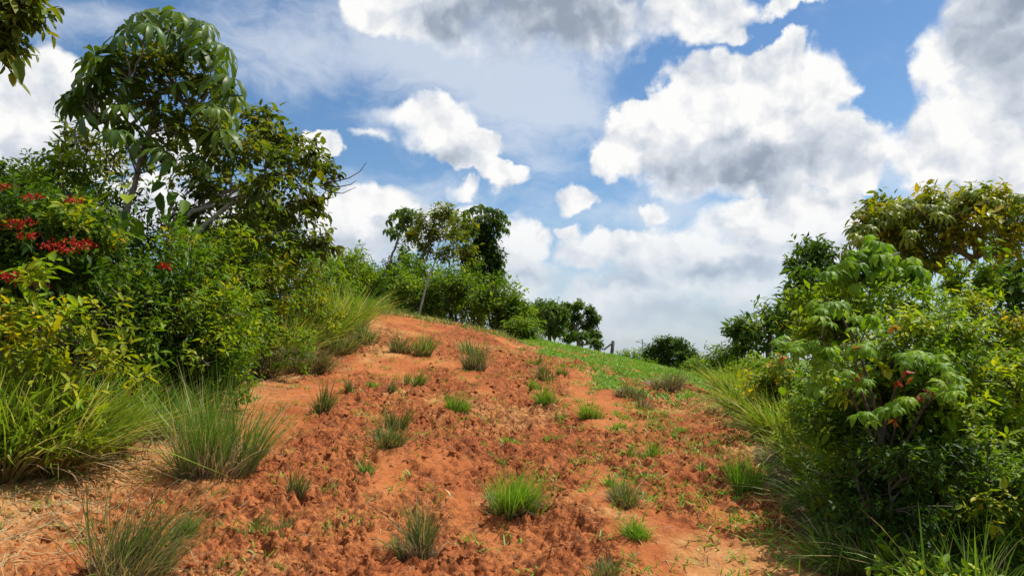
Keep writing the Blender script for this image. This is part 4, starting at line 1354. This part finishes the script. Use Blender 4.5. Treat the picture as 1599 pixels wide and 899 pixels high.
bank_grass('pale straw tussock leaning over the right verge', 1255, 720, 60, 62, 8.3, 260, 'tall', 2.2, (-.3, -.25))
bank_grass('green grass clump below the straw tussock', 1300, 760, 80, 95, 7.2, 600, 'tall', .2, (-.25, -.2))
bank_grass('shaded grass clump at the edge of the dark bush', 1320, 820, 80, 90, 6.0, 520, 'green', .2, (-.3, -.1))
bank_grass('dim grass clump at the bottom below the dark bush', 1330, 885, 110, 75, 5.0, 520, 'green', .2, (-.25, 0))
bank_grass('tall lone grass blades in the lower right corner', 1500, 885, 110, 150, 4.4, 120, 'green', .3, (-.1, 0), .012)
bank_grass('thin grass at the bottom between corner blades and bush', 1425, 890, 90, 80, 4.7, 260, 'green', .3, (-.1, 0))

# leafy branch tip of a tree standing just outside the picture, upper left
r, TP = tree('overhanging_tree', 'leafy branch tips hanging into the upper left corner', 'tree', [(-160, 520), (-150, 300), (-110, 120), (-60, 40), (-10, 5)], 8.0,
             [(2, 0, 26, 14), (26, 14, 18, 10), (0, 40, 12, 16), (2, 78, 9, 16), (-30, 30, 26, 36), (-60, -20, 50, 40), (36, 30, 9, 7), (10, 24, 12, 10)], 'olive', .13, 6, 5, 6, .42, 'brown', .07, .02, vmean=.5, hang=.8)
# ---------------------------------------------------------------- grass on the clay
T = [
    (335, 742, 145, 140, 'green', 'largest grass tuft, standing beside the left path', dict(n=1000, dry=.35, lean=(.10, 0), spread=.5)),
    (205, 897, 150, 140, 'olive', 'wispy grass tuft leaning right at the bottom left', dict(n=620, dry=.25, lean=(.35, .1), spread=.6)),
    (280, 835, 60, 40, 'green', 'short green tuft behind the wispy bottom left tuft', dict(n=240)),
    (803, 792, 80, 66, 'bright', 'round bright green tussock in the centre foreground', dict(n=800, dry=.4)),
    (650, 868, 78, 80, 'olive', 'dull spiky tuft at the bottom left of centre', dict(n=420, dry=.4, lean=(-.1, 0))),
    (600, 702, 62, 46, 'olive', 'olive tuft in the middle left of the slope, lower of a pair', dict(n=360, dry=.25)),
    (620, 668, 36, 36, 'olive', 'olive tuft in the middle left of the slope, upper of a pair', dict(n=240, dry=.25)),
    (572, 737, 36, 26, 'green', 'small pale tuft below the olive pair', dict(n=120)),
    (465, 782, 38, 44, 'olive', 'small pointed tuft with dry tips left of centre foreground', dict(n=170, dry=.3)),
    (505, 772, 50, 14, 'green', 'flat sprig trailing right of the small pointed tuft', dict(n=110)),
    (415, 828, 92, 28, 'green', 'low spreading green patch in the left foreground', dict(n=330)),
    (500, 650, 40, 52, 'olive', 'upright olive tuft right of the largest tuft', dict(n=260, dry=.2)),
    (542, 612, 22, 26, 'olive', 'small olive tuft on the upper left clay', dict(n=120)),
    (713, 645, 40, 34, 'bright', 'bright tuft alone in the middle of the slope', dict(n=320, lean=(.15, 0))),
    (645, 602, 34, 26, 'green', 'green tuft on the upper slope, right of two small ones', dict(n=220)),
    (612, 613, 22, 18, 'olive', 'small olive tuft on the upper slope between two green ones', dict(n=120)),
    (585, 601, 34, 13, 'bright', 'flat bright tuft on the upper left slope', dict(n=180)),
    (660, 556, 40, 36, 'green', 'green tuft below the crest, right of a pair', dict(n=260, dry=.4)),
    (625, 548, 42, 30, 'olive', 'olive tuft below the crest, left of a pair', dict(n=240, dry=.3)),
    (742, 578, 44, 46, 'olive', 'tuft with a dead brown skirt below the crest hedge', dict(n=280, dry=.6)),
    (735, 552, 40, 22, 'green', 'short grass just above the tuft with brown skirt', dict(n=180)),
    (572, 535, 44, 40, 'green', 'green tuft at the upper left corner of the clay', dict(n=260, dry=.3)),
    (853, 636, 40, 38, 'bright', 'bright upright tuft on the right half of the slope', dict(n=320)),
    (850, 592, 36, 22, 'olive', 'olive tuft uphill of the bright upright tuft', dict(n=180, dry=.3)),
    (874, 585, 26, 15, 'green', 'little green tuft right of the olive uphill tuft', dict(n=120)),
    (834, 568, 26, 18, 'green', 'little tuft under the right end of the crest hedge', dict(n=120)),
    (832, 604, 24, 20, 'bright', 'narrow bright tuft left of the olive uphill tuft', dict(n=130)),
    (925, 652, 44, 34, 'bright', 'pale green patch below the edge of the lawn', dict(n=260)),
    (862, 682, 34, 10, 'bright', 'flat bright patch below the bright upright tuft', dict(n=150)),
    (800, 692, 40, 14, 'bright', 'flat green patch uphill of the round central tussock', dict(n=160)),
    (782, 716, 40, 14, 'green', 'thin green patch just above the round central tussock', dict(n=130)),
    (975, 788, 62, 44, 'olive', 'dull tuft right of the round central tussock', dict(n=330, dry=.4)),
    (958, 757, 46, 18, 'bright', 'bright low patch behind the dull right tuft', dict(n=200)),
    (995, 842, 66, 26, 'bright', 'bright low cushion in the right foreground', dict(n=330)),
    (1012, 712, 48, 24, 'bright', 'bright thick cushion on the right slope', dict(n=300)),
    (976, 716, 30, 13, 'bright', 'thin bright patch left of the thick cushion', dict(n=120)),
    (985, 742, 36, 10, 'bright', 'flat bright streak below the thick cushion', dict(n=120)),
    (1166, 768, 52, 56, 'bright', 'long green tuft beside the narrow right track', dict(n=380, lean=(.1, 0))),
    (1148, 738, 40, 16, 'bright', 'short green tuft just uphill of the long track tuft', dict(n=160)),
    (1098, 738, 30, 18, 'green', 'pale sprig left of the long track tuft', dict(n=120)),
    (1122, 694, 32, 14, 'bright', 'small bright patch beside the upper narrow track', dict(n=130)),
    (940, 897, 80, 36, 'olive', 'thin pale tuft at the bottom right of centre', dict(n=180)),
    (1038, 608, 58, 36, 'dull', 'tuft with dead purplish skirt on the red break below the lawn', dict(n=300, dry=.8)),
    (985, 622, 60, 22, 'dull', 'dull dark tuft along the lower edge of the lawn', dict(n=260, dry=.5)),
    (1005, 634, 30, 18, 'dull', 'small dull tuft just below the lawn edge', dict(n=140, dry=.4)),
    (1075, 618, 30, 14, 'bright', 'small green patch on the red break right of the purplish tuft', dict(n=120)),
    (440, 888, 36, 16, 'green', 'small sprig at the bottom left of the centre', dict(n=70)),
    (352, 886, 26, 16, 'green', 'tiny sprig at the bottom beside the wispy tuft', dict(n=50)),
    (1060, 680, 40, 12, 'bright', 'flat green patch on the right slope above the cushion', dict(n=140)),
    (960, 668, 40, 14, 'bright', 'flat pale patch left of the cushion, below the lawn', dict(n=140)),
    (880, 655, 30, 12, 'green', 'thin patch right of the bright upright tuft', dict(n=90)),
    (1230, 800, 36, 20, 'green', 'small sprig at the foot of the right verge grass', dict(n=110)),
]
for px, py, w, h, st, lab, kw in T:
    tuft(px, py, w, h, st, lab, **kw)


def grass_field(name, label, x, y, h, width, style, seg=2, spread=.8, z=None):
    z = ground_top(x, y) if z is None else z
    V, F, A = blades(np.stack([x, y, z - .005], 1), h, spread, width, (0, 0), .5, seg, .35)
    o = mesh_obj(name, V, F, GRASS[style], attrs=A)
    tag(o, label, 'grass', None, 'stuff')


# lawn of the far shoulder
n = 90000
x, y = rng.uniform(-.5, 9, n), rng.uniform(10, 33, n)
k = rng.random(n) < meadow(x, y) * (.35 + .65 * sstep(fbm(x * 1.1, y * 1.1, 3), -.25, .2))
grass_field('lawn_grass', 'short bright grass on the far right shoulder of the hill', x[k], y[k], .085, .026, 'bright', 2, 1.1)
# sparse sprigs over the clay
n = 10000
cx, cy2 = rng.uniform(-4.2, 5, n), rng.uniform(3.8, 25, n)
dens = .09 + .9 * sstep(cx + .6 * fbm(cx * .7, cy2 * .7, 3), -.2, 2.0) * sstep(fbm(cx * .9 + 20, cy2 * .5, 3), -.15, .3)
k = rng.random(n) < dens * bare(cx, cy2)
cx, cy2 = cx[k], cy2[k]
rep = rng.integers(6, 20, len(cx))
x = np.repeat(cx, rep) + rng.normal(0, .045, rep.sum())
y = np.repeat(cy2, rep) + rng.normal(0, .055, rep.sum())
grass_field('clay_sprigs', 'scattered thin grass sprigs between the tufts on the clay', x, y, .06, .014, 'bright', 2, 1.6)
# verge grass on both sides
n = 26000
x, y = rng.uniform(-8, 8, n), rng.uniform(3.5, 26, n)
l, rr = np.interp(y, LEFT_Y, LEFT_X), np.interp(y, RIGHT_Y, RIGHT_X)
k = (((x < l + .25) & (x > l - 2.0)) | ((x > rr - .1) & (x < rr + 1.8))) & (rng.random(n) < (1 - bare(x, y)) * (.4 + .6 * sstep(fbm(x * 1.5, y * 1.5, 2), -.2, .2)))
x, y = x[k], y[k]
grass_field('verge_grass', 'mixed undergrowth grass along both verges', x, y, .20, .015, 'tall', 3, .9)
n = 9000
x, y = rng.uniform(-6, 6, n), rng.uniform(3.5, 24, n)
l, rr = np.interp(y, LEFT_Y, LEFT_X), np.interp(y, RIGHT_Y, RIGHT_X)
k = ((np.abs(x - l - .1) < .55) | (np.abs(x - rr - .1) < .4))
grass_field('verge_fringe', 'ragged green fringe where verge grass meets the clay', x[k], y[k], .12, .013, 'green', 3, 1.2)

n = 2600
x = rng.uniform(-4.5, .6, n)
y = 22.2 + rng.normal(0, .7, n) + .25 * x
k = rng.random(n) < sstep(fbm(x * 1.2, y * 1.2, 2), -.2, .3)
grass_field('crest_grass', 'thin grass fringe along the crest below the hedge', x[k], y[k], .16, .02, 'green', 3, .9)

# straw lying on the left path and under the verges
n = 4200
y = 3.6 + rng.random(n) ** 1.4 * 14
l = np.interp(y, LEFT_Y, LEFT_X)
x = l + np.abs(rng.normal(0, .75, n)) - .3
k = np.abs(x) < y * .75
x, y = x[k], y[k]
n = len(x)
a = rng.normal(.9, .8, n)
L = rng.uniform(.08, .38, n)
d = np.stack([np.cos(a), np.sin(a)], 1)
t = np.linspace(-.5, .5, 4)
cv = rng.normal(0, .12, n)
sx = x[:, None] + d[:, 0:1] * t * L[:, None] - d[:, 1:2] * (cv * L)[:, None] * (t ** 2) * 4
sy = y[:, None] + d[:, 1:2] * t * L[:, None] + d[:, 0:1] * (cv * L)[:, None] * (t ** 2) * 4
sz = ground_top(sx, sy) + .008 + rng.uniform(0, .02, (n, 1))
w = rng.uniform(.0025, .006, n)[:, None]
ox, oy = -d[:, 1:2] * w * .5, d[:, 0:1] * w * .5
V = np.stack([np.stack([sx - ox, sy - oy, sz], -1), np.stack([sx + ox, sy + oy, sz + .002], -1)], 2).reshape(-1, 3)
b = (np.arange(n) * 8)[:, None]
F = np.concatenate([b + np.array([[2 * s, 2 * s + 1, 2 * s + 3, 2 * s + 2]]) for s in range(3)])
o = mesh_obj('straw_litter', V, [F], GRASS['straw'], attrs={'var': np.repeat(rng.random(n), 8), 't': np.ones(n * 8)})
tag(o, 'dry straw lying along the sandy left path', 'straw', None, 'stuff')

# thin dead stalks strewn thinly over the clay
n = 1500
x, y = rng.uniform(-3.8, 4, n), 3.6 + 12 * rng.random(n) ** 1.3
a, L = rng.uniform(0, 6.283, n), rng.uniform(.03, .14, n)
d = np.stack([np.cos(a), np.sin(a)], 1)
t = np.array([-.5, 0, .5])
sx, sy = x[:, None] + d[:, :1] * t * L[:, None], y[:, None] + d[:, 1:] * t * L[:, None]
sz = ground_top(sx, sy) + .006
V = np.stack([np.stack([sx - d[:, 1:] * .002, sy + d[:, :1] * .002, sz], -1), np.stack([sx + d[:, 1:] * .002, sy - d[:, :1] * .002, sz + .002], -1)], 2).reshape(-1, 3)
b = (np.arange(n) * 6)[:, None]
F = np.concatenate([b + np.array([[2 * q, 2 * q + 1, 2 * q + 3, 2 * q + 2]]) for q in range(2)])
o = mesh_obj('dead_stalks', V, [F], GRASS['dead'], attrs={'var': np.repeat(rng.random(n), 6), 't': np.ones(n * 6)})
tag(o, 'thin dead stalks strewn over the red clay', 'stalks', None, 'stuff')


# low leafy herbs under both verges
def herbs(name, label, x, y, fol, leaf, h):
    z = ground(x, y)
    c = np.stack([x, y, z + h * .5, np.full(len(x), .10), np.full(len(x), .10), np.full(len(x), h * .5)], 1)
    A, tw_ = sprays(c, 4, 6, leaf * 2, leaf, .45, out=.1, up=.8, hang=.1, vmean=.5, vspread=.28)
    V, F, At = A
    o = mesh_obj(name, V, F, FOL[fol], attrs=At)
    tag(o, label, 'herbs', None, 'stuff')


n = 1500
y = rng.uniform(5.5, 22, n)
x = np.interp(y, LEFT_Y, LEFT_X) - .15 - np.abs(rng.normal(0, .8, n))
k = (np.abs(x) < y * .72) & (rng.random(n) < .75)
herbs('verge_herbs', 'low leafy herbs along the left verge', x[k], y[k], 'mid', .065, .22)
n = 900
y = rng.uniform(4.2, 22, n)
x = np.interp(y, RIGHT_Y, RIGHT_X) + .15 + np.abs(rng.normal(0, .7, n))
k = np.abs(x) < y * .72
herbs('verge_herbs', 'low leafy herbs along the right verge', x[k], y[k], 'bright', .06, .2)
